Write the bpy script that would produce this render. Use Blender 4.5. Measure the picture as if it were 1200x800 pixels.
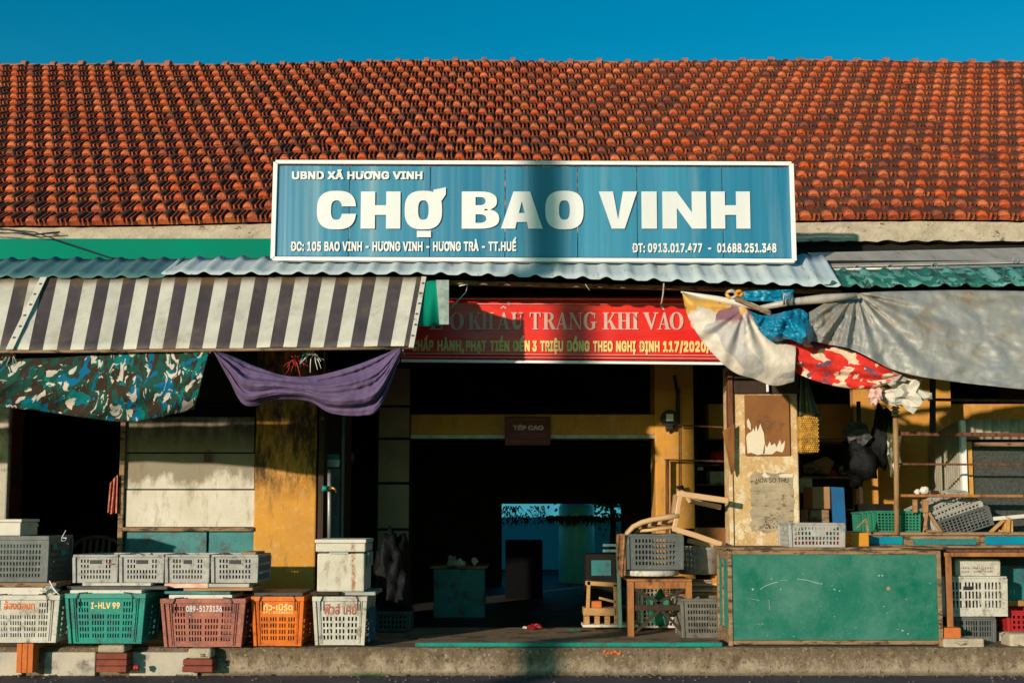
import bpy, math, random, os
from mathutils import Vector, Matrix, noise
R = math.radians
random.seed(7)
for o in list(bpy.data.objects): bpy.data.objects.remove(o)
scn = bpy.context.scene
col = scn.collection
# ------------------------------------------------------------------ camera
FPX, DCAM, ZCAM, PITCH, HOR = 1328.0, 8.3, 0.97, R(5.0), 600.0
YC = HOR - FPX*math.tan(PITCH)
cam = bpy.data.cameras.new('camera'); camo = bpy.data.objects.new('camera', cam); col.objects.link(camo)
camo.location = (0, -DCAM, ZCAM); camo.rotation_euler = (R(90)+PITCH, 0, 0)
cam.sensor_width = 36; cam.lens = FPX/1200*36; cam.shift_y = (YC-400)/1200
cam.clip_end = 2000; cam.clip_start = .05
scn.camera = camo
# ------------------------------------------------------------------ light
SUN_EL, SUN_AZ = R(9.3), R(35)            # the sun stands behind the camera, to the left
sv = Vector((-math.sin(SUN_AZ)*math.cos(SUN_EL), -math.cos(SUN_AZ)*math.cos(SUN_EL), math.sin(SUN_EL)))
sun = bpy.data.lights.new('sun', 'SUN'); suno = bpy.data.objects.new('sun', sun); col.objects.link(suno)
sun.energy = 4.8; sun.angle = R(.8); sun.color = (1, .87, .73)
suno.rotation_euler = (-sv).to_track_quat('-Z', 'Y').to_euler(); suno.location = (-6, -12, 6)
w = bpy.data.worlds.new('World'); scn.world = w; w.use_nodes = True
nt = w.node_tree; bg = nt.nodes['Background']
sky = nt.nodes.new('ShaderNodeTexSky'); sky.sky_type = 'NISHITA'; sky.sun_disc = False
sky.sun_elevation = SUN_EL; sky.sun_rotation = math.atan2(sv.x, sv.y); sky.dust_density = .4; sky.ozone_density = 2.5
tint = nt.nodes.new('ShaderNodeMix'); tint.data_type = 'RGBA'; tint.blend_type = 'MULTIPLY'
tint.inputs['Factor'].default_value = 1; tint.inputs['B'].default_value = (.60, 1.22, .95, 1)
hs = nt.nodes.new('ShaderNodeHueSaturation'); hs.inputs['Saturation'].default_value = 1.45
nt.links.new(sky.outputs[0], hs.inputs['Color']); nt.links.new(hs.outputs[0], tint.inputs['A']); nt.links.new(tint.outputs['Result'], bg.inputs['Color'])
bg.inputs['Strength'].default_value = .145
scn.view_settings.view_transform = 'Standard'; scn.view_settings.look = 'None'
scn.view_settings.exposure = 0.0; scn.view_settings.gamma = 1
scn.cycles.max_bounces = 6; scn.cycles.diffuse_bounces = 3

# ------------------------------------------------------------------ helpers
def P(px, py, Y):
    """world point at depth Y that the photograph shows at pixel px, py"""
    c, s = math.cos(PITCH), math.sin(PITCH)
    a = YC-py
    dy = FPX*c - a*s; dz = FPX*s + a*c
    t = (Y+DCAM)/dy
    return Vector(((px-600)*t, Y, ZCAM+dz*t))
def box_px(x0, y0, x1, y1, Y):
    a = P(x0, y1, Y); b = P(x1, y0, Y); m = P((x0+x1)/2, (y0+y1)/2, Y)
    return (P(x0, (y0+y1)/2, Y).x, P(x1, (y0+y1)/2, Y).x, a.z, b.z)

class MB:
    def __init__(s): s.v = []; s.f = []; s.uv = {}; s.M = None; s.a = None
    def add(s, vs, fs):
        n = len(s.v)
        for v in vs:
            v = Vector(v); s.v.append(s.M @ v if s.M else v)
        s.f += [tuple(n+i for i in f) for f in fs]
    def box(s, x0, x1, y0, y1, z0, z1):
        s.add([(x0,y0,z0),(x1,y0,z0),(x1,y1,z0),(x0,y1,z0),(x0,y0,z1),(x1,y0,z1),(x1,y1,z1),(x0,y1,z1)],
              [(0,3,2,1),(4,5,6,7),(0,1,5,4),(1,2,6,5),(2,3,7,6),(3,0,4,7)]); return s
    def hexa(s, p):
        s.add(p, [(0,3,2,1),(4,5,6,7),(0,1,5,4),(1,2,6,5),(2,3,7,6),(3,0,4,7)]); return s
    def bar(s, a, b, w, t, up=(0,0,1)):
        a = Vector(a); b = Vector(b); d = (b-a).normalized(); up = Vector(up)
        x = d.cross(up)
        if x.length < 1e-4: x = d.cross(Vector((1,0,0)))
        x.normalize(); y = x.cross(d).normalized(); x = x*w/2; y = y*t/2
        s.hexa([a-x-y, a+x-y, b+x-y, b-x-y, a-x+y, a+x+y, b+x+y, b-x+y]); return s
    def tube(s, pts, r, n=8, caps=True):
        pts = [Vector(p) for p in pts]; rr = r if isinstance(r, (list, tuple)) else [r]*len(pts)
        base = []; vs = []; fs = []
        for i, p in enumerate(pts):
            d = (pts[min(i+1, len(pts)-1)]-pts[max(i-1, 0)]).normalized()
            ref = Vector((0,0,1)) if abs(d.z) < .9 else Vector((0,1,0))
            x = d.cross(ref).normalized(); y = d.cross(x)
            for k in range(n):
                a = 2*math.pi*k/n; vs.append(p+(x*math.cos(a)+y*math.sin(a))*rr[i])
        for i in range(len(pts)-1):
            for k in range(n):
                fs.append((i*n+k, i*n+(k+1)%n, (i+1)*n+(k+1)%n, (i+1)*n+k))
        if caps: fs.append(tuple(range(n))[::-1]); fs.append(tuple((len(pts)-1)*n+k for k in range(n)))
        s.add(vs, fs); return s
    def lathe(s, prof, c, n=24, a0=0, a1=2*math.pi):
        c = Vector(c); vs = []; fs = []
        full = abs(a1-a0-2*math.pi) < 1e-6; m = n if full else n+1
        for r, z in prof:
            for k in range(m):
                a = a0+(a1-a0)*k/n; vs.append(c+Vector((r*math.cos(a), r*math.sin(a), z)))
        for i in range(len(prof)-1):
            for k in range(n):
                k2 = (k+1) % m
                fs.append((i*m+k, i*m+k2, (i+1)*m+k2, (i+1)*m+k))
        s.add(vs, fs); return s
    def poly(s, pts, d):
        """extrude a flat polygon by vector d"""
        pts = [Vector(p) for p in pts]; n = len(pts); d = Vector(d)
        s.add(pts+[p+d for p in pts], [tuple(range(n))]+[tuple(n+i for i in range(n))[::-1]]+[(i, n+i, n+(i+1)%n, (i+1)%n) for i in range(n)])
        return s
    def build(s, name, mat, parent=None, label=None, smooth=False, bevel=0, solid=0, attr=None):
        me = bpy.data.meshes.new(name)
        off = Vector(parent['o']) if parent is not None and 'o' in parent else Vector((0,0,0))
        org = off
        if parent is None:
            xs = [v.x for v in s.v]; ys = [v.y for v in s.v]; zs = [v.z for v in s.v]
            org = Vector(((min(xs)+max(xs))/2, (min(ys)+max(ys))/2, min(zs)))
        me.from_pydata([v-org for v in s.v], [], s.f)
        if s.uv:
            uvl = me.uv_layers.new(name='UVMap')
            for lp in me.loops: uvl.data[lp.index].uv = s.uv.get(lp.vertex_index, (0,0))
        if attr:
            at = me.attributes.new('tile_dark', 'FLOAT', 'POINT')
            for i, a in enumerate(attr): at.data[i].value = a
        me.materials.append(mat)
        if smooth:
            for p in me.polygons: p.use_smooth = True
        me.validate()
        o = bpy.data.objects.new(name, me); col.objects.link(o)
        if parent is None: o.location = org
        else:
            o.parent = parent; o['o'] = tuple(off)
        if solid:
            m = o.modifiers.new('solid', 'SOLIDIFY'); m.thickness = solid; m.offset = 0
        if bevel:
            m = o.modifiers.new('bevel', 'BEVEL'); m.width = bevel; m.segments = 2; m.limit_method = 'ANGLE'; m.angle_limit = R(40)
            m.harden_normals = False
        if label: o['label'] = label
        return o
def thing(name, label, cat, loc=(0,0,0), group=None):
    o = bpy.data.objects.new(name, None); col.objects.link(o); o.location = loc; o.empty_display_size = .1
    o['o'] = tuple(loc); o['label'] = label; o['category'] = cat
    if group: o['group'] = group
    return o
def tag(o, label, cat, group=None):
    o['label'] = label; o['category'] = cat
    if group: o['group'] = group
    return o
def struct(o): o['kind'] = 'structure'; return o
def children(o): return [c for c in bpy.data.objects if c.parent == o]
def clone(root, loc, label=None, rot=None):
    r = root.copy(); col.objects.link(r); r.location = loc
    if rot is not None: r.rotation_euler = rot
    if label: r['label'] = label
    for ch in children(root):
        c = ch.copy(); col.objects.link(c); c.parent = r
        for g in children(ch):
            d = g.copy(); col.objects.link(d); d.parent = c
    return r
def N3(x, y, z): return noise.noise(Vector((x, y, z)))
def fbm(x, y, z, o=4): return noise.fractal(Vector((x, y, z)), .9, 2.1, o)

# ------------------------------------------------------------------ materials
def rgb(c): return (c[0], c[1], c[2], 1)
class NT:
    def __init__(s, name):
        s.m = bpy.data.materials.new(name); s.m.use_nodes = True; s.t = s.m.node_tree
        s.b = s.t.nodes['Principled BSDF']
        s.pos = s.t.nodes.new('ShaderNodeNewGeometry').outputs['Position']
    def n(s, t, **k):
        x = s.t.nodes.new(t)
        for a, b in k.items(): setattr(x, a, b)
        return x
    def l(s, a, b): s.t.links.new(a, b)
    def mapv(s, src, sc=(1,1,1), loc=(0,0,0), rot=(0,0,0)):
        m = s.n('ShaderNodeMapping'); m.inputs['Scale'].default_value = sc; m.inputs['Location'].default_value = loc
        m.inputs['Rotation'].default_value = rot; s.l(src, m.inputs[0]); return m.outputs[0]
    def noise(s, src, sc, det=6, rough=.6, dist=0):
        x = s.n('ShaderNodeTexNoise'); x.inputs['Scale'].default_value = sc; x.inputs['Detail'].default_value = det
        x.inputs['Roughness'].default_value = rough; x.inputs['Distortion'].default_value = dist; s.l(src, x.inputs['Vector']); return x.outputs[0]
    def ramp(s, src, a, b, inv=False):
        x = s.n('ShaderNodeMapRange'); x.inputs[1].default_value = a; x.inputs[2].default_value = b
        if inv: x.inputs[3].default_value = 1; x.inputs[4].default_value = 0
        s.l(src, x.inputs[0]); return x.outputs[0]
    def mix(s, fac, a, b, mode='MIX'):
        x = s.n('ShaderNodeMix', data_type='RGBA', blend_type=mode)
        for inp, val in ((x.inputs['Factor'], fac), (x.inputs['A'], a), (x.inputs['B'], b)):
            if isinstance(val, (int, float)): inp.default_value = val
            elif isinstance(val, tuple): inp.default_value = rgb(val)
            else: s.l(val, inp)
        return x.outputs['Result']
    def math(s, op, a, b=None, clamp=False):
        x = s.n('ShaderNodeMath', operation=op, use_clamp=clamp)
        for i, v in ((0, a), (1, b)):
            if v is None: continue
            if isinstance(v, (int, float)): x.inputs[i].default_value = v
            else: s.l(v, x.inputs[i])
        return x.outputs[0]
    def sep(s, v):
        x = s.n('ShaderNodeSeparateXYZ'); s.l(v, x.inputs[0]); return x.outputs
    def out(s, colr, rough=.7, bump=None, bstr=.3, bdist=.01, metal=0, spec=None):
        if isinstance(colr, tuple): s.b.inputs['Base Color'].default_value = rgb(colr)
        else: s.l(colr, s.b.inputs['Base Color'])
        if isinstance(rough, (int, float)): s.b.inputs['Roughness'].default_value = rough
        else: s.l(rough, s.b.inputs['Roughness'])
        s.b.inputs['Metallic'].default_value = metal
        if spec is not None: s.b.inputs['Specular IOR Level'].default_value = spec
        if bump is not None:
            bn = s.n('ShaderNodeBump'); bn.inputs['Strength'].default_value = bstr; bn.inputs['Distance'].default_value = bdist
            s.l(bump, bn.inputs['Height']); s.l(bn.outputs[0], s.b.inputs['Normal'])
        return s.m
def mat(name, c1, c2=None, sc=5, rough=.75, bump=.35, bsc=70, dirt=None, d0=.5, d1=.62, dsc=4, stretch=(1,1,1), metal=0, spec=.3, bdist=.006, fine=None):
    t = NT(name); c2 = c2 or tuple(x*.8 for x in c1)
    pos = t.mapv(t.pos, stretch)
    c = t.mix(t.ramp(t.noise(pos, sc, 8, .65), .35, .65), c1, c2)
    if dirt:
        c = t.mix(t.ramp(t.noise(t.mapv(pos, (1,1,1), (3.1,7.7,1.3)), dsc, 10, .72), d0, d1), c, dirt)
    if fine:
        c = t.mix(t.ramp(t.noise(pos, 90, 4, .7), .56, .68), c, fine)
    rg = t.ramp(t.noise(pos, sc*2, 5), .2, .8); rr = t.math('MULTIPLY_ADD', rg, .25); rr.node.inputs[2].default_value = rough-.12
    return t.out(c, rr, t.noise(pos, bsc, 6, .7), bump, bdist, metal, spec)
def mat_plain(name, c, rough=.6, metal=0): return mat(name, c, tuple(x*.85 for x in c), rough=rough, metal=metal)
V = {}
V['asphalt'] = mat('asphalt', (.05,.045,.045), (.09,.08,.078), 3, .9, .8, 160, dirt=(.16,.13,.11), d0=.55, d1=.75)
V['yellow'] = None
def mat_tile():
    t = NT('clay_tile'); g = t.n('ShaderNodeNewGeometry'); oi = t.n('ShaderNodeObjectInfo')
    r = t.math('FRACT', t.math('ADD', g.outputs['Random Per Island'], oi.outputs['Random']))
    c = t.mix(t.ramp(r, 0, 1), (.60,.088,.016), (.66,.155,.055))
    r2 = t.math('FRACT', t.math('MULTIPLY', r, 17.3))
    c = t.mix(t.math('MULTIPLY', t.ramp(r2, .8, 1), .5), c, (.60,.19,.05))
    c = t.mix(t.ramp(t.math('FRACT', t.math('MULTIPLY', r, 7.7)), .82, .95), c, (.20,.055,.03))
    c = t.mix(t.math('MULTIPLY', t.ramp(t.noise(t.pos, 1.1, 5), .4, .66), .6), c, (.30,.06,.03))
    at = t.n('ShaderNodeAttribute', attribute_name='tile_dark').outputs['Fac']  # darker on pans and roll backs, brighter on noses and rib ends
    nz = t.noise(t.pos, 6, 8, .7)
    df = t.math('MULTIPLY', at, t.ramp(nz, .20, .46), True)
    c = t.mix(df, c, (.048,.022,.014))
    spots = t.math('MULTIPLY', t.ramp(t.noise(t.pos, 34, 6, .75), .50, .62), .7)
    c = t.mix(spots, c, (.06,.028,.016))
    moss = t.math('MULTIPLY', t.ramp(t.noise(t.pos, 2.0, 6, .7), .66, .74), at)
    c = t.mix(t.math('MULTIPLY', moss, .6), c, (.045,.05,.02))
    return t.out(c, .85, t.noise(t.pos, 80, 6, .7), .5, .006, 0, .25)
V['tile'] = mat_tile()
V['deck'] = mat('roof_batten_wood', (.05,.03,.02))
V['ridge'] = mat('ridge_clay', (.42,.13,.075), (.34,.10,.06), 4, .85, dirt=(.10,.05,.035), d0=.52, d1=.66, dsc=7)
V['mortar'] = mat('cream_mortar', (.56,.46,.33), (.42,.33,.23), 4, .9, .9, 40, dirt=(.10,.07,.04), d0=.58, d1=.64, dsc=7, bdist=.015, stretch=(1,1,2))
V['greenpaint'] = mat('green_fascia_paint', (.001,.17,.105), (.001,.20,.125), 2, .85, .1, dirt=(.01,.12,.07), d0=.58, d1=.75, dsc=2, spec=.08)
def mat_kerb():
    t = NT('kerb_concrete'); z = t.sep(t.pos)[2]
    c = t.mix(t.ramp(t.noise(t.pos, 9, 10, .75), .35, .65), (.50,.38,.26), (.28,.20,.13))
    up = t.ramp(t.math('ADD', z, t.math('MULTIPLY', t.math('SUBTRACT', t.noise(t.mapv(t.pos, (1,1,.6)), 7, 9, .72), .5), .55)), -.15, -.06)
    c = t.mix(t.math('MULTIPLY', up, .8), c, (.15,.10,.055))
    c = t.mix(t.math('MULTIPLY', t.ramp(t.noise(t.pos, 26, 8, .8), .54, .60), .8), c, (.07,.045,.025))
    c = t.mix(t.math('MULTIPLY', t.ramp(t.noise(t.mapv(t.pos, (1,1,1), (4,4,4)), 33, 7, .8), .56, .62), .5), c, (.60,.50,.38))
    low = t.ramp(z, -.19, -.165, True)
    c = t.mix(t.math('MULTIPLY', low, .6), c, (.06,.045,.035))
    return t.out(c, .93, t.noise(t.pos, 30, 10, .8), 1.0, .022, 0, .15)
V['concrete'] = mat_kerb()
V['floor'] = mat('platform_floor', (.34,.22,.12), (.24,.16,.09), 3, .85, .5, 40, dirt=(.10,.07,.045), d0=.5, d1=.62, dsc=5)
V['palestone'] = mat('pale_stone', (.52,.44,.33), (.40,.36,.30), 4, .9, .8, 60, dirt=(.16,.14,.11), d0=.52, d1=.64, dsc=5)
V['darkint'] = mat('shade_dark_plaster', (.022,.020,.017), (.014,.012,.010), 2, .95, .1, spec=.05)  # near-black colour stands in for the shade inside the hall
V['darkwood'] = mat('dark_wood', (.05,.026,.015), (.03,.018,.012), 6, .8, stretch=(6,6,.6))
V['brownwood'] = mat('red_brown_wood', (.20,.065,.025), (.12,.04,.018), 5, .7, stretch=(8,8,.7), dirt=(.04,.02,.012))
V['wood'] = mat('raw_wood', (.42,.21,.085), (.30,.14,.055), 5, .75, .5, 60, stretch=(1,1,5), dirt=(.08,.04,.02), d0=.56, d1=.7)
V['woodlight'] = mat('pale_wood', (.50,.27,.10), (.38,.19,.065), 5, .75, .5, 60, stretch=(1,1,5), dirt=(.15,.08,.035), d0=.56, d1=.7)
V['oldwood'] = mat('weathered_wood', (.34,.21,.11), (.22,.13,.07), 7, .85, .8, 60, stretch=(.7,3,3), dirt=(.05,.03,.02), d0=.5, d1=.6, dsc=9)
V['steel'] = mat('galvanised_steel', (.40,.40,.38), (.28,.28,.26), 6, .5, .2, metal=.6, dirt=(.16,.13,.10), d0=.6, d1=.75)
V['whiteplastic'] = mat('white_plastic', (.58,.54,.46), (.46,.42,.35), 5, .6, .25, dirt=(.17,.12,.07), d0=.52, d1=.68, dsc=11, fine=(.25,.20,.14))
V['greyplastic'] = mat('grey_crate_plastic', (.40,.38,.34), (.31,.29,.26), 6, .6, .2, dirt=(.11,.09,.07), d0=.53, d1=.68, dsc=12)
V['charplastic'] = mat('charcoal_plastic', (.055,.055,.052), (.04,.04,.038), 6, .55, .15, dirt=(.16,.14,.11), d0=.58, d1=.7, dsc=12)
V['blueplastic'] = mat('blue_plastic', (.02,.13,.22), (.015,.09,.16), 5, .55, .15)
V['greenplastic'] = mat('green_plastic', (.0,.25,.165), (.0,.17,.15), 5, .4, .1, dirt=(.03,.07,.06), d0=.50, d1=.68, dsc=9, fine=(.10,.32,.25))
V['mintplastic'] = mat('mint_plastic', (.03,.21,.12), (.02,.15,.09), 5, .5, .1)
V['terraplastic'] = mat('terracotta_plastic', (.42,.13,.075), (.30,.09,.065), 3, .6, .2, dirt=(.14,.06,.05), d0=.48, d1=.66, dsc=8, fine=(.50,.30,.22))
V['orangeplastic'] = mat('orange_plastic', (.72,.17,.012), (.60,.12,.01), 4, .4, .1, dirt=(.25,.06,.015), d0=.52, d1=.68, dsc=9)
V['redplastic'] = mat('red_plastic', (.42,.02,.02), (.28,.014,.014), 4, .5, .1)
V['chairplastic'] = mat('tan_plastic', (.60,.36,.18), (.50,.29,.14), 4, .45, .1, dirt=(.25,.14,.07), d0=.6, d1=.72, dsc=9)
V['brownplastic'] = mat('brown_plastic', (.10,.05,.04), (.08,.04,.03), 4, .5, .1)
V['foam'] = mat('white_foam', (.66,.60,.50), (.58,.52,.43), 4, .8, .4, 60, dirt=(.22,.15,.09), d0=.60, d1=.68, dsc=10)
V['blackbag'] = mat('black_plastic_film', (.005,.005,.005), (.009,.009,.009), 9, .5, .6, 12, bdist=.03, spec=.12)
V['brick'] = mat('red_brick', (.26,.065,.035), (.18,.045,.03), 8, .9, .6, 90, dirt=(.10,.05,.035), d0=.55, d1=.7)
V['obrick'] = mat('orange_brick', (.62,.17,.035), (.48,.12,.03), 8, .9, .6, 90)
V['teal'] = mat('worn_teal_paint', (.02,.20,.19), (.02,.13,.14), 3, .5, .3, dirt=(.05,.05,.045), d0=.5, d1=.62, dsc=6, fine=(.09,.20,.18))
V['rope'] = mat('frayed_string', (.45,.36,.26), (.3,.25,.2), 20)
V['redstring'] = mat('red_string', (.5,.04,.05)); V['greenstring'] = mat('green_string', (.02,.28,.2))
V['blacktext'] = mat('black_print', (.03,.025,.02), rough=.8)
V['brass'] = mat('brass', (.5,.27,.08), (.4,.2,.06), 9, .35, .1, metal=.8)
V['black'] = mat('black_metal', (.02,.02,.02), (.03,.03,.03), 9, .5)
V['carton'] = mat('cardboard', (.40,.22,.10), (.32,.17,.08), 5, .85, .3)
V['orangecarton'] = mat('orange_carton', (.60,.24,.02), (.5,.19,.02), 5, .8, .2)
V['bluepanel'] = mat('blue_board', (.01,.11,.28), (.01,.08,.2), 3, .6, .2)
V['bamboo'] = mat('bamboo', (.34,.20,.09), (.22,.12,.05), 9, .5, .3, stretch=(1,1,.4), dirt=(.06,.03,.015), d0=.55, d1=.7)

def mat_yellow(name, zl=1.25, amount=1.0):
    """ochre limewash with mould runs, and soft shade painted in above zl"""
    t = NT(name)
    c = t.mix(t.ramp(t.noise(t.pos, 2.5, 6), .35, .65), (.60,.275,.038), (.48,.22,.05))
    c = t.mix(t.math('MULTIPLY', t.ramp(t.noise(t.pos, 11, 9, .8), .52, .62), .38), c, (.60,.42,.20))
    c = t.mix(t.math('MULTIPLY', t.ramp(t.noise(t.mapv(t.pos, (1,1,.22)), 16, 9, .75), .55, .66), .5), c, (.22,.12,.035))
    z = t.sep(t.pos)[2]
    zz = t.math('MULTIPLY', t.ramp(z, zl-.08, zl+.12), t.ramp(t.noise(t.mapv(t.pos, (1,1,.30)), 11, 10, .75), .40, .56))  # soft shade on the upper wall painted in, broken into runs
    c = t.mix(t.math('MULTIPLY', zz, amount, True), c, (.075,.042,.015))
    c = t.mix(t.math('MULTIPLY', t.ramp(t.noise(t.pos, 40, 6, .8), .60, .68), .6), c, (.10,.055,.02))
    return t.out(c, .85, t.noise(t.pos, 45, 8, .7), .5, .006, 0, .25)
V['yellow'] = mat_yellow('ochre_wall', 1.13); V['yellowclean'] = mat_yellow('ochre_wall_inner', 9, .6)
V['tanpillar'] = mat('peeling_cream_plaster', (.64,.43,.21), (.50,.31,.13), 5, .88, .9, 40, dirt=(.70,.56,.37), d0=.50, d1=.58, dsc=11, fine=(.20,.11,.05))
def mat_shutter():
    t = NT('stained_shaded_whitewash_board'); s = t.sep(t.pos)
    c = t.mix(t.ramp(t.noise(t.pos, 3, 8), .35, .65), (.66,.60,.50), (.54,.48,.38))
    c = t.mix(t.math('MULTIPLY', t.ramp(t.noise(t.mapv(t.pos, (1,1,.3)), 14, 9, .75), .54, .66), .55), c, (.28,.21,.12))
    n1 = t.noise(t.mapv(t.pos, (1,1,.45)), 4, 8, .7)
    zz = t.ramp(t.math('ADD', s[2], t.math('MULTIPLY', t.math('SUBTRACT', n1, .5), .9)), 1.14, 1.26)  # soft shade on the upper boards painted in along with grime
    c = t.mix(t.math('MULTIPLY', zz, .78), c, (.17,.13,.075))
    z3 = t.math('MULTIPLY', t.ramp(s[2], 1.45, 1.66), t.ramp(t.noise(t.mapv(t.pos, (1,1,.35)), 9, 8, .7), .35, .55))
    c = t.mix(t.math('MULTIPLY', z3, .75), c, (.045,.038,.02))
    c = t.mix(t.math('MULTIPLY', t.ramp(t.noise(t.pos, 55, 5, .8), .62, .68), .7), c, (.14,.10,.06))
    return t.out(c, .88, t.noise(t.pos, 60, 6, .7), .4, .005, 0, .2)
V['shutter'] = mat_shutter()
def mat_sign():
    t = NT('weathered_sheen_blue_sign_sheet')
    px = t.mapv(t.pos, (1,0,.05))
    c = t.mix(t.ramp(t.noise(px, 2.6, 3), .35, .65), (.012,.15,.26), (.04,.225,.34))
    c = t.mix(t.math('MULTIPLY', t.ramp(t.noise(t.mapv(t.pos, (1,0,.06), (5.2,0,0)), 4.5, 3), .54, .70), .65), c, (.20,.31,.36))  # pale streaks paint in the sheen of the buckled sheets
    c = t.mix(t.math('MULTIPLY', t.ramp(t.noise(t.pos, 12, 8, .75), .60, .72), .25), c, (.015,.10,.16))
    wv = t.noise(t.mapv(t.pos, (1,0,.02)), 7, 2)
    return t.out(c, .42, wv, .5, .02, 0, .4)
V['signblue'] = mat_sign()
V['signwhite'] = mat('sign_white_paint', (.80,.78,.74), (.72,.70,.66), 3, .5, .1)
V['signtext'] = mat('sign_white_lettering', (.74,.73,.70), (.64,.64,.62), 3, .5, .05, stretch=(1,1,.1))
def mat_banner():
    t = NT('red_banner_vinyl')
    c = t.mix(t.ramp(t.noise(t.mapv(t.pos, (.5,1,3)), 3, 5), .3, .7), (.62,.008,.008), (.74,.025,.008))
    return t.out(c, .32, t.noise(t.mapv(t.pos, (.3,1,2.2)), 3, 4), .6, .03, 0, .5)
V['banner'] = mat_banner()
V['bannertext'] = mat('banner_pale_print', (.72,.42,.36), rough=.5, bump=.05)
V['bannergold'] = mat('banner_gold_print', (.88,.62,.22), rough=.5, bump=.05)
V['bannerline'] = mat('banner_pink_rule', (.75,.35,.33), rough=.5, bump=.05)
def mat_corr(name, c1, c2, rust=(.10,.07,.05)):
    t = NT(name); oc = t.mapv(t.pos, (3,.4,1))
    c = t.mix(t.ramp(t.noise(oc, 3, 6), .35, .65), c1, c2)
    c = t.mix(t.math('MULTIPLY', t.ramp(t.noise(oc, 5, 9, .75), .55, .68), .7), c, rust)
    return t.out(c, .42, t.noise(t.pos, 60, 5), .15, .004, .05, .3)
V['corrteal'] = mat_corr('teal_corrugated_metal', (.06,.14,.145), (.10,.20,.19), (.05,.04,.035))
V['corrblue'] = mat_corr('blue_grey_corrugated_metal', (.40,.47,.50), (.52,.55,.54))
def mat_peel():
    t = NT('peeling_green_corrugated_metal'); oc = t.mapv(t.pos, (1.0,.5,.7), rot=(0,.5,0))
    c = t.mix(t.ramp(t.noise(oc, 6, 4), .4, .6), (.07,.25,.20), (.13,.29,.25))
    c = t.mix(t.ramp(t.noise(oc, 9, 5, .6), .50, .515), c, (.02,.12,.09))
    c = t.mix(t.ramp(t.noise(t.mapv(oc, (1,1,1), (3,5,1)), 13, 5, .7), .56, .58), c, (.03,.05,.045))
    return t.out(c, .6, t.noise(t.pos, 30, 5), .5, .01, 0, .2)
V['corrgreen'] = mat_peel()
V['corrgrey'] = mat_corr('dull_grey_sheet', (.46,.40,.33), (.34,.30,.25))
V['corrzinc'] = mat_corr('zinc_corrugated_metal', (.42,.38,.29), (.28,.25,.18), (.14,.10,.05))
def mat_stripes():
    t = NT('striped_awning_vinyl'); uv = t.n('ShaderNodeTexCoord').outputs['UV']; s = t.sep(uv)
    fr = t.math('FRACT', s[0]); k = t.math('LESS_THAN', fr, .5)
    wh = t.mix(t.ramp(t.noise(t.pos, 4, 6), .4, .65), (.62,.57,.47), (.52,.47,.38))
    dk = t.mix(t.ramp(t.noise(t.pos, 3, 6), .4, .6), (.075,.055,.06), (.055,.042,.042))
    c = t.mix(k, dk, wh)
    top = t.math('MULTIPLY', t.ramp(s[1], .86, 1.0), t.ramp(t.noise(t.mapv(t.pos, (1,1,.4)), 6, 6), .3, .6))
    c = t.mix(t.math('MULTIPLY', top, .9), c, (.30,.17,.06))
    c = t.mix(t.math('MULTIPLY', t.ramp(t.noise(t.mapv(t.pos, (1,1,.35)), 5, 9, .75), .50, .72), .45), c, (.20,.14,.08))
    c = t.mix(t.math('MULTIPLY', t.ramp(t.noise(t.pos, 40, 6, .8), .60, .70), .35), c, (.10,.07,.05))
    return t.out(c, .6, t.noise(t.mapv(t.pos, (1,1,.5)), 9, 5), .35, .015, 0, .3)
V['stripes'] = mat_stripes()
def mat_camo():
    t = NT('camouflage_cloth'); uv = t.n('ShaderNodeTexCoord').outputs['UV']
    p = t.mapv(uv, (3.6, 2.4, 1), rot=(0,0,.35))
    def blob(sc, off, a): return t.ramp(t.noise(t.mapv(p, (1,1,1), (off,off*2,off)), sc, 2.5, .6, 1.4), a, a+.012)
    c = t.mix(blob(1.7, 1.0, .50), (.010,.060,.042), (.035,.022,.013))
    c = t.mix(blob(1.5, 5.0, .58), c, (.0,.14,.13))
    c = t.mix(blob(1.9, 14.0, .60), c, (.0,.11,.21))
    top = t.ramp(t.sep(uv)[1], .62, .86)
    pale = t.mix(top, (.52,.45,.36), (.42,.24,.08))
    c = t.mix(blob(2.6, 9.0, .585), c, pale)
    c = t.mix(t.math('MULTIPLY', top, .5), c, (.07,.045,.018))
    return t.out(c, .85, t.noise(t.pos, 25, 5), .3, .01, 0, .15)
V['camo'] = mat_camo()
V['purple'] = mat('purple_cloth', (.155,.10,.20), (.115,.076,.145), 3, .9, .6, 40, spec=.08, dirt=(.09,.065,.10), d0=.5, d1=.7, dsc=6)
def mat_floral():
    t = NT('red_floral_cloth'); uv = t.n('ShaderNodeTexCoord').outputs['UV']
    p = t.mapv(uv, (3.0, 1.2, 1))
    a = t.ramp(t.noise(p, 2.1, 3, .5, .5), .53, .55)
    c = t.mix(a, (.62,.03,.02), (.72,.52,.36))
    b = t.ramp(t.noise(t.mapv(p, (1,1,1), (4,2,7)), 2.4, 3, .5, .5), .60, .62)
    c = t.mix(b, c, (.17,.06,.10))
    return t.out(c, .8, t.noise(t.pos, 30, 5), .3, .01, 0, .2)
V['floral'] = mat_floral()
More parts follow.
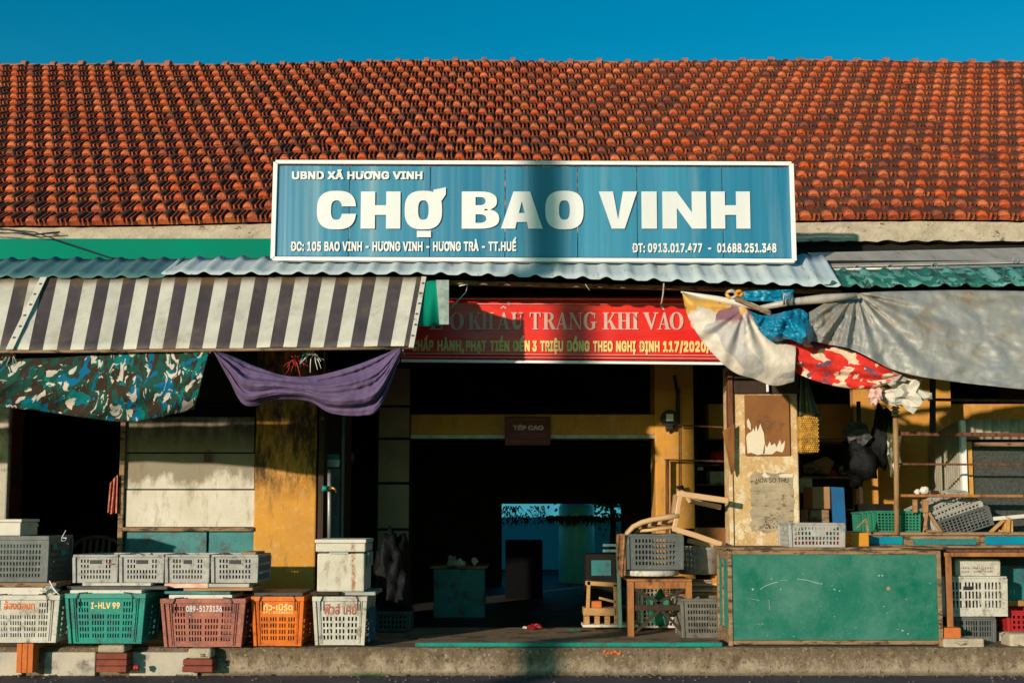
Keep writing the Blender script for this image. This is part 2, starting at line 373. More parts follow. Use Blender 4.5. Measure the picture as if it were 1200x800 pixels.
def mat_printtarp():
    t = NT('faded_printed_tarp')
    c = t.mix(t.ramp(t.noise(t.pos, 3.4, 3, .5, .6), .50, .52), (.60,.51,.42), (.40,.36,.33))
    z = t.sep(t.pos)
    a = t.math('MULTIPLY', t.ramp(z[2], 2.36, 2.38), t.ramp(t.noise(t.pos, 4.5, 2, .4, .6), .54, .56))
    c = t.mix(a, c, (.70,.36,.07))
    b = t.math('MULTIPLY', t.ramp(z[2], 2.30, 2.34), t.ramp(t.noise(t.mapv(t.pos, (1,1,1), (3,1,2)), 5, 2, .4, .6), .53, .55))
    c = t.mix(b, c, (.25,.11,.13))
    c = t.mix(t.math('MULTIPLY', t.ramp(t.noise(t.pos, 35, 5, .8), .6, .68), .4), c, (.16,.12,.10))
    return t.out(c, .55, t.noise(t.pos, 14, 5), .25, .01, 0, .4)
V['printtarp'] = mat_printtarp()
V['silver'] = mat('silver_tarp', (.34,.32,.28), (.23,.235,.23), 2.5, .52, .4, 16, dirt=(.27,.19,.11), d0=.50, d1=.66, dsc=2, metal=.12, spec=.4, bdist=.012)
V['bluetarp'] = mat('blue_tarp', (.0,.13,.25), (.0,.20,.33), 9, .4, .4, 25, spec=.5)
def mat_board():
    """green cabinet front: chalky, scratched"""
    t = NT('scuffed_green_laminate')
    c = t.mix(t.ramp(t.noise(t.mapv(t.pos, (1,1,.5)), 2.2, 7, .6), .35, .62), (.0,.115,.07), (.035,.17,.12))
    c = t.mix(t.math('MULTIPLY', t.ramp(t.noise(t.pos, 1.6, 10, .75), .45, .66), .5), c, (.13,.25,.20))
    c = t.mix(t.math('MULTIPLY', t.ramp(t.noise(t.pos, 60, 4, .8), .62, .70), .35), c, (.35,.45,.38))
    w = t.ramp(t.noise(t.mapv(t.pos, (1.2,1,5), rot=(0,.5,0)), 9, 3, .8, 2), .715, .74)
    c = t.mix(t.math('MULTIPLY', w, .6), c, (.55,.62,.52))
    v = t.n('ShaderNodeTexVoronoi', feature='F1'); v.inputs['Scale'].default_value = 7; t.l(t.pos, v.inputs['Vector'])
    c = t.mix(t.math('LESS_THAN', v.outputs['Distance'], .022), c, (.6,.64,.55))
    return t.out(c, .75, t.noise(t.pos, 25, 8, .7), .25, .008, 0, .12)
V['board'] = mat_board()
V['pitch'] = mat('unlit_black', (.004,.004,.004), (.006,.006,.006), 2, .95, .1, spec=.02)  # near-black colour keeps the cabinet in shade where sun would reach
# ================================================================== SETTING
g = MB(); g.add([(-300,-200,-.2),(300,-200,-.2),(300,400,-.2),(-300,400,-.2)], [(0,1,2,3)])
struct(g.build('street', V['asphalt']))
def platform():
    m = MB(); nx = 260; prof = [(0.0,-.23),(0.0,-.15),(0.0,-.08),(.004,-.025),(.02,-.004),(.06,0),(.3,0)]
    vs = []; fs = []
    for i in range(nx+1):
        x = -8+16*i/nx
        for j, (y, z) in enumerate(prof):
            e = fbm(x*3, j*1.7, 0)*.016 + (fbm(x*14, j*3, 4)*.006)
            chip = max(0, fbm(x*2.2, 9, 2)-.25)*.05 if j in (3,4) else 0
            vs.append((x, y+e*(1 if j < 5 else 0)+chip, z - (chip*.5 if j > 2 else 0) + (0 if j > 4 else e*.3)))
    k = len(prof)
    for i in range(nx):
        for j in range(k-1): fs.append((i*k+j, (i+1)*k+j, (i+1)*k+j+1, i*k+j+1))
    m.add(vs, fs)
    return m
struct(platform().build('kerb', V['concrete'], smooth=False))
f = MB(); f.box(-8, 8, .3, 1.42, -.19, 0.0)
struct(f.build('platform', V['floor']))
f = MB(); f.box(-8, 8, 1.421, 14, -.19, -.12)
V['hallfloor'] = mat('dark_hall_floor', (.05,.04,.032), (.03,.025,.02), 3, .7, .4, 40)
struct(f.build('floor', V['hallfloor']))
# pale rendered blocks set into the kerb below the left baskets
for (a, b, mt) in ((-4, 26, 'palestone'), (52, 112, 'palestone'), (152, 232, 'palestone')):
    x0, x1, z0, z1 = box_px(a, 762, b, 787, -.03)
    m = MB(); m.box(x0, x1, -.035, .05, -.199, -.03)
    o = m.build('kerb_block', V[mt], bevel=.008); struct(o)
# ================================================================== THE MARKET HALL
YE, YR = 1.45, 5.95
ZE, ZR = P(600, 262, YE).z, P(600, 77, YR).z
SL = math.atan2(ZR-ZE, YR-YE); LEN = math.hypot(ZR-ZE, YR-YE)
NROW = 21; LROW = LEN/NROW; WT = .1935
XL, XR = -7.4, 7.4
def sag(x): return -.055*min(1, max(0, (-x-1.0)/5)) - .012*math.sin(x*1.3)
hall = thing('market_hall', 'ochre market hall with a long red clay tiled roof', 'building', (0, 1.1, 0))
m = MB()
nn = 30
for i in range(nn):
    xa, xb = XL+(XR-XL)*i/nn, XL+(XR-XL)*(i+1)/nn
    za, zb = sag(xa)-.03, sag(xb)-.03
    t = .06
    m.hexa([(xa,YE+.10,ZE+za-t+.05),(xb,YE+.10,ZE+zb-t+.05),(xb,YR,ZR+zb-t),(xa,YR,ZR+za-t),(xa,YE+.10,ZE+za+.05),(xb,YE+.10,ZE+zb+.05),(xb,YR,ZR+zb),(xa,YR,ZR+za)])
m.box(XL, XR, YR+.001, 9.5, ZE-.3, ZE-.2)
m.hexa([(XL,YR,ZR-.12),(XR,YR,ZR-.12),(XR,9.6,ZE-.3),(XL,9.6,ZE-.3),(XL,YR,ZR-.06),(XR,YR,ZR-.06),(XR,9.6,ZE-.2),(XL,9.6,ZE-.2)])
roof = m.build('roof', V['deck'], hall)
# one tile: barrel roll with a closed, sloping nose, flat pan with two ribs, raised at its lower edge
def hs_(u): return not (.07 < u < .16 or .27 < u < .37)
def tile_data(seed):
    rnd = random.Random(seed)
    prof = [(-.5,.0,1),(-.485,.014,.5),(-.46,.032,0),(-.38,.048,0),(-.25,.054,0),(-.12,.048,0),(-.04,.032,0),(-.015,.014,.6),(.02,.004,1),
            (.06,.004,1),(.08,.036,.0),(.15,.036,.0),(.16,.004,1),(.27,.004,1),(.28,.036,.0),(.36,.036,.0),(.37,.003,1),(.46,.0,1),(.5,.010,.4)]
    S = [(0,.42,.0),(.018,.86,.0),(.045,1.04,.0),(.09,.98,0),(LROW+.045,.85,-.0)]
    RW = [0,0,.40,.92,1]
    vs = []; wr = []; fs = []
    k = len(prof)
    for j, (s, hs, dz) in enumerate(S):
        lift = .042*(1-s/(LROW+.045))
        for (u, h, wv) in prof:
            roll = u < 0
            hh = h*(hs if roll else 1)
            yy = s
            if j == 0 and not roll: yy = .004+.004*math.sin(u*21)
            vs.append((u*WT*1.015, yy, hh+lift+.004)); wr.append((RW[j] if roll else (wv if j < 2 else max(wv,.8))))
    for j in range(len(S)-1):
        for i in range(k-1): fs.append((j*k+i, j*k+i+1, (j+1)*k+i+1, (j+1)*k+i))
    b0 = len(vs)                                       # front face down to a lower lip
    for (u, h, wv) in prof:
        vs.append((u*WT*1.015, .012, .016)); wr.append((.9 if hs_(u) else .05) if u > .02 else .1)
    for i in range(k-1): fs.append((b0+i, b0+i+1, i+1, i))
    return vs, fs, wr
tvs, tfs, twr = tile_data(1)
tm = bpy.data.meshes.new('roof_tile'); tm.from_pydata(tvs, [], tfs); tm.materials.append(V['tile'])
at = tm.attributes.new('tile_dark', 'FLOAT', 'POINT')
for i, a in enumerate(twr): at.data[i].value = a
spots = []
sx0, sx1 = P(320, 230, .0).x, P(930, 230, .0).x
for r in range(NROW):
    sb = r*LROW; y = YE+sb*math.cos(SL)-.01; z0 = ZE+sb*math.sin(SL)
    n = int((XR-XL-.2)/WT)
    rowj = random.uniform(-.012, .012)
    for i in range(n):
        x = XL+.15+WT*(i+.5*(r % 2))+rowj+random.uniform(-.003,.003)
        d = y+DCAM; px = 600+FPX*x/(d*math.cos(PITCH))
        py = YC - FPX*math.tan(math.atan2(z0-ZCAM, d)-PITCH)
        vis = -12 < px < 1212 and not (325 < px < 925 and py > 197)
        sl = 5 if random.random() < .02 else 1
        rot = (SL+random.gauss(0,.016), random.gauss(0,.02)*sl, random.gauss(0,.022)*sl)
        spots.append((vis, r, (x, y+random.uniform(-.006,.006), z0+sag(x)+random.uniform(0,.005)), rot))
near = [s for s in spots if s[0]]; near.sort(key=lambda s: s[1]); near_set = near[:300]; rest = near[300:]+[s for s in spots if not s[0]]
from mathutils import Euler
H0 = Vector(hall['o'])
for (_, r, loc, rot) in near_set:
    o = bpy.data.objects.new('roof_tile', tm); col.objects.link(o); o.parent = roof
    o.location = Vector(loc)-H0; o.rotation_euler = rot
m = MB(); wl = []
for (_, r, loc, rot) in rest:
    m.M = Matrix.Translation(loc) @ Euler(rot).to_matrix().to_4x4()
    m.add(tvs, tfs); wl += twr
m.M = None
ro = m.build('roof_tiles', V['tile'], roof, attr=wl); ro['kind'] = 'stuff'
# ridge tiles: half pipes each with a collar
LR = .372
m = MB()
m.lathe([(0,0)], (0,0,0)) if False else None
vs = []; fs = []; prof = [(0,.070),(.31,.064),(.312,.098),(.375,.100),(.378,.064),(.40,.062)]
k = 9
for (x, r_) in prof:
    for j in range(k+1):
        a = math.pi*(-.12+1.24*j/k); vs.append((x, -math.cos(a)*r_, math.sin(a)*r_))
for i in range(len(prof)-1):
    for j in range(k): fs.append((i*(k+1)+j, i*(k+1)+j+1, (i+1)*(k+1)+j+1, (i+1)*(k+1)+j))
rm = bpy.data.meshes.new('ridge_tile'); rm.from_pydata(vs, [], fs); rm.materials.append(V['ridge'])
x = XL
while x < XR-.3:
    o = bpy.data.objects.new('ridge_tile', rm); col.objects.link(o); o.parent = roof
    o.location = Vector((x, YR+.02, ZR+sag(x)+.005+random.uniform(-.006,.006)))-H0
    o.rotation_euler = (0, random.gauss(0,.012), random.gauss(0,.01)); x += LR
# eave: rough cream mortar band under the tiles
def eave_band():
    m = MB(); nx = 300; vs = []; fs = []
    rows = 6
    for i in range(nx+1):
        x = XL+.05+(XR-XL-.1)*i/nx
        for j in range(rows):
            t = j/(rows-1)
            zt = ZE+.012+sag(x); zb = P(600, 280.5 if x < 0 else 284, YE).z+sag(x)*.5
            e = fbm(x*6, t*3, 1)*.03
            vs.append((x, YE+.02-.05*t+e*.6, zb+(zt-zb)*(1-t)+(fbm(x*9, 5, 3)*.012 if j == rows-1 else 0)))
    for i in range(nx):
        for j in range(rows-1): fs.append((i*rows+j+1, (i+1)*rows+j+1, (i+1)*rows+j, i*rows+j))
    # closed underside
    b = len(vs)
    for i in range(nx+1):
        x, y, z = vs[i*rows+rows-1]; vs.append((x, YE+.35, z))
    for i in range(nx): fs.append((i*rows+rows-1, b+i, b+i+1, (i+1)*rows+rows-1))
    m.add(vs, fs); return m
eave_band().build('eave_moulding', V['mortar'], hall)
# wall over the lean-to roofs, green painted on the left
zf1 = P(600, 279, 1.38).z; zf0 = P(600, 316, 1.38).z
x0, x1 = -7.3, P(322, 290, 1.38).x
m = MB(); m.box(x0, x1, 1.40, 1.52, zf0-.1, zf1); m.build('painted_fascia', V['greenpaint'], hall)
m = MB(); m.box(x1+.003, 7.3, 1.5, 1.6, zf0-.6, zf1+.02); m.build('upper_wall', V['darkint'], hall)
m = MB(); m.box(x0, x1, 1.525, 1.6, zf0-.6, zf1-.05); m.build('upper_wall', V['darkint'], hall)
# outer shell that keeps the hall dark
ZT = ZE-.35
m = MB()
m.box(-7.4, -7.3, 1.1, 9.6, 0, ZT); m.build('side_wall', V['yellowclean'], hall)
m = MB(); m.box(7.3, 7.4, 1.1, 9.6, 0, ZT); m.build('side_wall', V['yellowclean'], hall)
m = MB(); m.box(-7.3, P(-62,600,1.1).x, 1.1, 1.3, -.13, zf0); m.build('front_wall', V['yellowclean'], hall)
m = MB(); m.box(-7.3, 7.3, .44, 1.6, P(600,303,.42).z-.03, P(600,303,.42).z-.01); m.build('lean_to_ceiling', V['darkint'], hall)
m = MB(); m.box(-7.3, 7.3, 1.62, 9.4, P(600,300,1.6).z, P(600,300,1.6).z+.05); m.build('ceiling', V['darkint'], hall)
# rear wall with an opening to the yard
YB = 8.6
bx0, bx1, _, bz = box_px(588, 590, 729, 700, YB)
m = MB(); m.box(-7.3, bx0, YB, YB+.15, -.15, 3.4); m.box(bx1, 7.3, YB, YB+.15, -.15, 3.4); m.box(bx0, bx1, YB, YB+.15, bz, 3.4)
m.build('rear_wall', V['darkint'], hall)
# pillars
def pillar(x0p, x1p, ytop, Y, dep, mt, bev=.012):
    x0, x1, _, z1 = box_px(x0p, ytop, x1p, 700, Y); m = MB()
    m.box(x0, x1, Y, Y+dep, -.13, z1); return m.build('pillar', V[mt], hall, bevel=bev)
YW = 1.1
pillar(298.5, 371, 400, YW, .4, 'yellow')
pillar(-60, 9, 400, YW, .06, 'palestone')
pillar(858.5, 936.5, 425, .92, .36, 'tanpillar')
YI = 2.3
pillar(768, 814, 400, YI, .35, 'yellowclean')
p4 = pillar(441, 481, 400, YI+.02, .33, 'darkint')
lx0, lx1 = P(443, 600, YI).x, P(479, 600, YI).x        # stone facing slabs on the inner left pillar
zs = [P(460, y, YI).z for y in (735, 676, 620, 566, 514, 476, 430)]
V['slab'] = mat('brown_stone_slab', (.28,.19,.11), (.20,.14,.085), 3, .8, .3)
for a, b in zip(zs[:-1], zs[1:]):
    m = MB(); m.box(lx0, lx1, YI-.02, YI+.018, a+.012, b-.012); m.build('facing_slab', V['slab'], p4, bevel=.004)
x0, x1, z0, z1 = box_px(481, 485, 768, 509, YI)
m = MB(); m.box(x0, x1, YI+.01, YI+.3, z0, z1); m.build('beam', V['yellowclean'], hall, bevel=.01)
m = MB(); m.box(x0, x1, YI+.02, YI+.28, z0-.035, z0-.001); m.build('beam_edge', V['steel'], hall)
x0, x1, z0, z1 = box_px(830, 473, 1115, 514, 2.9)
m = MB(); m.box(x0, 7.3, 2.9, 3.1, z0, z1); m.build('beam', V['yellowclean'], hall, bevel=.01)
x0, x1, z0, z1 = box_px(1003, 430, 1118, 740, 2.5)
m = MB(); m.box(x0, x1, 2.5, 2.6, -.13, P(1050,430,2.5).z); m.build('inner_wall', V['yellowclean'], hall)
# left closed bay: dark partition
x0 = P(142, 600, YW).x; x1 = P(298, 600, YW).x
m = MB(); m.box(x0+.02, x1, YW+.16, YW+.22, 0, P(200, 480, YW).z+.25); m.build('partition', V['darkint'], hall)
m = MB(); m.box(P(9,600,YW).x, P(371,600,YW).x, YW+.02, YW+.2, P(200, 470, YW).z, P(200, 330, YW).z); m.build('header_wall', V['darkint'], hall)
# boarded stall front
st = thing('stall_shutter', 'whitewashed boarded stall front between dark doorway and ochre pillar', 'shutter', (P(220,600,YW).x, YW, 0))
for (a, b) in ((488, 529.5), (531, 572.5), (574, 617)):
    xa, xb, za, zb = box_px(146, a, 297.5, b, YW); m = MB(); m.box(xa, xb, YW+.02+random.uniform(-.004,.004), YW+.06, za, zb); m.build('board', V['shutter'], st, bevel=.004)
for (a, b) in ((144, 240.5), (243, 297.5)):
    xa, xb, za, zb = box_px(a, 623, b, 690, YW); m = MB(); m.box(xa, xb, YW+.03, YW+.06, za, zb); m.build('lower_panel', V['teal'], st, bevel=.004)
xa, xb, za, zb = box_px(142, 617.5, 298, 622, YW); m = MB(); m.box(xa, xb, YW-.02, YW+.07, za, zb); m.build('rail', V['oldwood'], st, bevel=.004)
xa, xb, za, zb = box_px(139, 486, 145, 690, YW); m = MB(); m.box(xa, xb, YW-.01, YW+.1, za, zb); m.build('frame_post', V['oldwood'], st, bevel=.004)
pl = thing('padlock', 'small rusty padlock hanging from the whitewashed boards', 'padlock', tuple(P(243,532,YW-.01)))
m = MB(); xa, xb, za, zb = box_px(239.5, 532, 246, 541, YW); m.box(xa, xb, YW-.02, YW+.005, za, zb); m.build('body', V['brownwood'], pl, bevel=.004)
m = MB(); c = P(244, 531, YW-.008); m.tube([c+Vector((math.cos(a)*.014, 0, math.sin(a)*.03)) for a in [math.pi*k/8 for k in range(9)]], .004, 6); m.build('shackle', V['brownwood'], pl, smooth=True)
# ================================================================== COURTYARD BEHIND
V['yardblue'] = mat('turquoise_wall', (.16,.72,.80), (.10,.62,.74), 2, .8)
V['leaf'] = mat('tree_leaf', (.04,.13,.04), (.08,.17,.05), 9, .6)
yw = MB(); yw.box(-6, 7, 13.2, 13.4, -.1, .88); tag(yw.build('yard_wall', V['yardblue']), 'turquoise wall seen through the hall from its far opening', 'wall')
fw_ = MB(); fw_.box(-12, 14, 58, 66, -.2, 4.2); tag(fw_.build('bright_backdrop', mat('deep_turquoise_render', (.04,.27,.38), (.03,.21,.32), .6, .9)), 'sunlit turquoise block added far behind the hall to brighten its far opening', 'building')  # added sunlit block, brightens the view through the far opening
yg = MB(); yg.box(-30, 30, 13.45, 57.9, -.2, -.05); struct(yg.build('yard_ground', V['floor']))
# ================================================================== LEAN-TO ROOFS
def corrugated(name, x0, x1, Y0, z0f, Y1, z1f, pitch, amp, mt, label, phase=0, skew=0, parent=None, jag=0):
    m = MB(); n = int(abs(x1-x0)/pitch*12); vs = []; fs = []; rows = 5
    for i in range(n+1):
        x = x0+(x1-x0)*i/n; a = (x/pitch+phase)*2*math.pi
        h = max(-.55, math.cos(a)+.25*math.cos(2*a))*amp
        for j in range(rows):
            t = j/(rows-1); e = jag*fbm(x*2, 3, 1) if j == 0 else 0
            y = Y0+(Y1-Y0)*t+e; z = z0f(x)+(z1f(x)-z0f(x))*t+h+.004*fbm(x*3, t*4, 2)
            vs.append((x, y, z))
    for i in range(n):
        for j in range(rows-1): fs.append((i*rows+j, (i+1)*rows+j, (i+1)*rows+j+1, i*rows+j+1))
    m.add(vs, fs)
    o = m.build(name, V[mt], parent, smooth=True, solid=.004)
    if label: tag(o, label, 'metal roofing')
    return o
YF, YK = -.03, .42
def lin(pa, pb, Y):
    A = P(pa[0], pa[1], Y); B = P(pb[0], pb[1], Y)
    return lambda x: A.z+(B.z-A.z)*(x-A.x)/(B.x-A.x)
fz = lin((0,324.5), (500,324.5), YF); bz_ = lin((0,303), (500,303), YK)
corrugated('corrugated_roof', -7.2, P(196,320,YF).x, YF, fz, YK, bz_, .17, .011, 'corrteal', 'dark teal corrugated lean-to roof above the striped awning')
fz2 = lin((195,323), (985,337), YF)
def fz3(x):
    a = P(500,326,YF); b = P(985,338,YF); z0 = P(300,323,YF).z
    return z0 if x < a.x else z0+(b.z-z0)*((x-a.x)/(b.x-a.x))**1.1
corrugated('corrugated_roof', P(190,320,YF).x, P(985,335,YF).x, YF-.02, lambda x: fz3(x)+.012, YK, lambda x: lin((195,304),(985,301),YK)(x)+.012, .175, .012, 'corrblue', 'blue grey corrugated lean-to roof under the big blue sign')
fz4 = lin((975,333), (1200,334), YF)
corrugated('corrugated_roof', P(965,335,YF).x, 7.2, YF+.02, lambda x: fz4(x)-.004, YK-.04, lin((965,315),(1200,311),YK-.04), .16, .013, 'corrgreen', 'peeling green corrugated lean-to roof above the silver tarp', jag=.10)
# timber under the blue-grey sheet
m = MB(); m.bar(P(470,330,YF+.2), P(985,342,YF+.2), .05, .03); tag(m.build('roof_batten', V['oldwood'], bevel=.004), 'crooked weathered batten under the edge of the blue grey roof', 'batten')
# flat grey sheet above green roof
fs_ = thing('flat_roof_sheet', 'flat dull grey roofing sheet above the green corrugated roof', 'metal roofing', tuple(P(1070,300,.8)))
A = P(946,296,.9); B = P(1290,288,.9); C_ = P(1290,305,.36); D = P(966,312,.36)
m = MB(); m.hexa([D+Vector((0,0,-.01)), C_+Vector((0,0,-.01)), B+Vector((0,0,-.01)), A+Vector((0,0,-.01)), D, C_, B, A]); m.build('sheet', V['corrgrey'], fs_, bevel=.003)
m = MB(); m.tube([D+Vector((0,-.01,-.03)), P(1100,309.3,.35)+Vector((0,0,-.03)), C_+Vector((0,-.01,-.03))], .014, 8); m.build('edge_pipe', V['steel'], fs_, smooth=True)
for px, py in ((1004,314), (1043,313), (1095,311), (1190,305)):
    m = MB(); c = P(px, py, .34); m.tube([c+Vector((math.cos(a)*.022, 0, math.sin(a)*.022)) for a in [2*math.pi*k/10 for k in range(11)]], .005, 6, False); m.build('hook_ring', V['steel'], fs_, smooth=True)
# ================================================================== TEXT
FD = bpy.utils.system_resource('DATAFILES', path='fonts')
def font(n):
    try: return bpy.data.fonts.load(os.path.join(FD, n))
    except Exception: return None
INTER = font('Inter.woff2'); THAI = font('NotoSansThai-VariableFont_wdth,wght.woff2')
def text_geo(s, fnt, off=0, space=1.0):
    vs, fs = text_geo0(s, fnt, space)
    if off <= 0: return vs, fs
    V_, F_ = [], []
    for (a, b) in ((-1,-1),(1,-1),(-1,1),(1,1),(0,-1),(0,1),(-1,0),(1,0)):
        n = len(V_); V_ += [(x+a*off, y+b*off*.8) for x, y in vs]; F_ += [tuple(n+i for i in f) for f in fs]
    return V_, F_
def text_geo0(s, fnt, space=1.0):
    if 'Ơ' in s or 'Ư' in s:                       # O or U plus a hand cut horn
        t = s.replace('Ơ', 'O').replace('Ư', 'U'); vs, fs = text_geo1(t, fnt, space)
        for i, ch in enumerate(s):
            if ch in 'ƠƯ':
                x = max(v[0] for v in text_geo1(t[:i+1], fnt, space)[0]); n = len(vs)
                H_ = CAP; vs += [(x-.05, H_*.74), (x-.01, H_*.72), (x+.045, H_*.80), (x+.06, H_*.90), (x+.06, H_*1.03), (x-.005, H_*1.03), (x-.01, H_*.95), (x-.03, H_*.88)]; fs.append(tuple(range(n, n+8)))
        return vs, fs
    return text_geo1(s, fnt, space)
def text_geo1(s, fnt, space=1.0):
    cu = bpy.data.curves.new('t', 'FONT'); cu.body = s; cu.resolution_u = 3
    if fnt: cu.font = fnt
    cu.space_character = space
    o = bpy.data.objects.new('t', cu); col.objects.link(o)
    dg = bpy.context.evaluated_depsgraph_get(); me = bpy.data.meshes.new_from_object(o.evaluated_get(dg))
    vs = [(v.co.x, v.co.y) for v in me.vertices]; fs = [tuple(p.vertices) for p in me.polygons]
    bpy.data.objects.remove(o); bpy.data.curves.remove(cu); bpy.data.meshes.remove(me)
    return vs, fs
_h = [v[1] for v in text_geo1('H', INTER)[0]] or [0, .727]; CAP = max(_h)

def put_text(parent, s, x0, x1, yb, yc, Y, mt, fnt=None, off=0, fit=False, name='lettering', space=1.0, yfun=None, italic=0):
    vs, fs = text_geo(s, fnt or INTER, off, space)
    if not vs: return
    ax = min(v[0] for v in vs); bx = max(v[0] for v in vs)
    lo, hi = (min(v[1] for v in vs), max(v[1] for v in vs)) if fit else (-off, CAP+off)
    pa = P(x0, yb, Y); pb = P(x1, yb, Y); pc = P(x0, yc, Y)
    m = MB()
    out = []; nv = max(1, len(vs)//8)
    for k, (u, v) in enumerate(vs):
        z = pa.z+(pc.z-pa.z)*(v-lo)/(hi-lo); x = pa.x+(pb.x-pa.x)*(u-ax)/(bx-ax)+italic*(z-pa.z)
        out.append((x, (yfun(z) if yfun else Y)-.00003*(k//nv), z))
    m.add(out, fs)
    o = m.build(name, V[mt], parent); o['kind'] = 'stuff'; return o
# --- hand cut letter shapes: polygons in a box 0..w x 0..1
def ring(cx, cz, rx, rz, tx, tz, a0=0, a1=360, n=28, pw=2.0):
    out = []
    def pt(a, rx, rz):
        c, s = math.cos(R(a)), math.sin(R(a))
        return (cx+math.copysign(abs(c)**(2/pw), c)*rx, cz+math.copysign(abs(s)**(2/pw), s)*rz)
    for i in range(n):
        a, b = a0+(a1-a0)*i/n, a0+(a1-a0)*(i+1)/n
        out.append([pt(a, rx-tx, rz-tz), pt(a, rx, rz), pt(b, rx, rz), pt(b, rx-tx, rz-tz)])
    return out
def rect(a, b, c, d): return [[(a,c),(b,c),(b,d),(a,d)]]
def heavy(ch):
    S = .36                                  # letter boxes are 0..1 in both directions, scaled later
    if ch == 'H': return rect(0,S,0,1)+rect(1-S,1,0,1)+rect(S,1-S,.37,.63)
    if ch == 'I': return rect(0,1,0,1)
    if ch == 'N': return rect(0,.33,0,1)+rect(.67,1,0,1)+[[(.33,1),(.33,.56),(.67,0),(.67,.44)]]
    if ch == 'V': return [[(0,1),(.33,0),(.5,0),(.5,.25),(.37,1)], [(1,1),(.67,0),(.5,0),(.5,.25),(.63,1)]]
    if ch == 'A': return [[(0,0),(.30,1),(.5,1),(.5,.74),(.34,0)], [(1,0),(.70,1),(.5,1),(.5,.74),(.66,0)], [(.36,.18),(.64,.18),(.58,.42),(.42,.42)]]
    if ch == 'O': return ring(.5,.5,.5,.52,.36,.26,0,360,36,2.7)
    if ch == 'C': return ring(.5,.5,.5,.52,.36,.26,20,340,34,2.7)+[[(.634,.60),(1,.60),(.975,.745),(.634,.625)], [(.634,.40),(1,.40),(.975,.255),(.634,.375)]]
    if ch == 'B': return rect(0,.36,0,1)+ring(.45,.74,.47,.26,.30,.15,-90,90,14,2.5)+ring(.45,.27,.53,.27,.34,.155,-90,90,14,2.5)+rect(.36,.45,.85,1)+rect(.36,.45,.0,.155)+rect(.36,.45,.385,.63)
def serif(ch):
    T, t, h = .28, .09, .055
    def st(x, w, z0=0, z1=1): return rect(x, x+w, z0, z1)+rect(x-.11, x+w+.11, 0, h)+rect(x-.11, x+w+.11, 1-h, 1)
    if ch == 'I': return [[(p[0]*1, p[1]) for p in q] for q in rect(.25,.75,0,1)+rect(0,1,0,h)+rect(0,1,1-h,1)]
    if ch == 'H': return st(.12,.24)+st(.64,.24)+rect(.36,.64,.48,.54)
    if ch == 'K': return st(.12,.24)+[[(.36,.42),(.42,.36),(.86,1-h),(.76,1-h)], [(.46,.52),(.58,.62),(1.0,0),(.70,0)]]+rect(.64,1,1-h,1)+rect(.60,1.04,0,h)
    if ch == 'U': return rect(.12,.36,.3,1)+rect(0,.48,1-h,1)+rect(.74,.82,.3,1)+rect(.62,.96,1-h,1)+ring(.47,.32,.35,.33,.24,.24,180,270,8)+ring(.47,.32,.35,.33,.085,.26,270,360,8)
    if ch == 'T': return rect(.38,.62,0,1)+rect(.25,.75,0,h)+rect(.02,.98,1-h,1)+[[(.02,1),(.02,.72),(.07,.72),(.16,1)], [(.98,1),(.98,.72),(.93,.72),(.84,1)]]
    if ch == 'R': return st(.12,.24)+ring(.46,.745,.36,.255,.22,.06,-90,90,12)+rect(.36,.46,.49,.545)+rect(.36,.46,1-h,1)+[[(.42,.5),(.62,.5),(.98,0),(.68,0)]]+rect(.70,1.04,0,h)
    if ch in 'AÀẨ':
        return [[(.10,0),(.19,0),(.53,.88),(.47,1)], [(.47,1),(.60,1),(.92,0),(.64,0),(.45,.80)], [(.25,.28),(.72,.28),(.70,.34),(.27,.34)]]+rect(0,.30,0,h)+rect(.54,1,0,h)
    if ch == 'N': return rect(.13,.20,0,1)+rect(0,.34,0,h)+rect(.80,.87,0,1)+rect(.66,1,1-h,1)+[[(.02,1),(.28,1),(.87,0),(.76,0)]]
    if ch == 'G': return ring(.5,.5,.5,.52,.26,.08,50,180,12,2.2)+ring(.5,.5,.5,.52,.26,.08,180,310,12,2.2)+rect(.64,.88,.08,.44)+rect(.52,1.0,.40,.45)+[[(.80,.66),(.86,.66),(.88,1),(.80,.94)]]
    if ch == 'C': return ring(.5,.5,.5,.52,.26,.08,45,180,12,2.2)+ring(.5,.5,.5,.52,.26,.08,180,315,12,2.2)+[[(.82,.64),(.88,.64),(.90,1),(.82,.94)]]
    if ch == 'O': return ring(.5,.5,.5,.52,.26,.06,0,360,28,2.1)
    if ch == 'V': return [[(0,1),(.30,1),(.58,.18),(.48,0)], [(.48,0),(.57,0),(.90,1),(.81,1),(.50,.2)]]+rect(-.05,.38,1-h,1)+rect(.68,1.02,1-h,1)
    if ch == 'E': return st(.12,.24)+rect(.36,.86,0,h)+rect(.36,.86,1-h,1)+rect(.36,.62,.48,.53)+[[(.86,0),(.86,.28),(.81,.28),(.72,0)], [(.86,1),(.86,.74),(.81,.74),(.72,1)]]
    if ch == 'V': return []
def put_glyphs(parent, items, yb, yc, Y, mt, fn, name='lettering'):
    k = 0
    for ch, x0, x1 in items:
        m = MB()
        a = P(x0, yb, Y); b = P(x1, yc, Y); bx = P(x1, yb, Y).x
        for q in fn(ch):
            k += 1
            m.add([(a.x+(bx-a.x)*u, Y-.0002*(k % 5), a.z+(b.z-a.z)*v) for (u, v) in q], [tuple(range(len(q)))])
        m.build('letter', V[mt], parent)
def extra(parent, polys, Y, mt, name='lettering'):
    m = MB()
    for q in polys: m.add([P(a, b, Y) for (a, b) in q], [tuple(range(len(q)))])
    o = m.build('accent_mark', V[mt], parent); o['kind'] = 'stuff'; return o
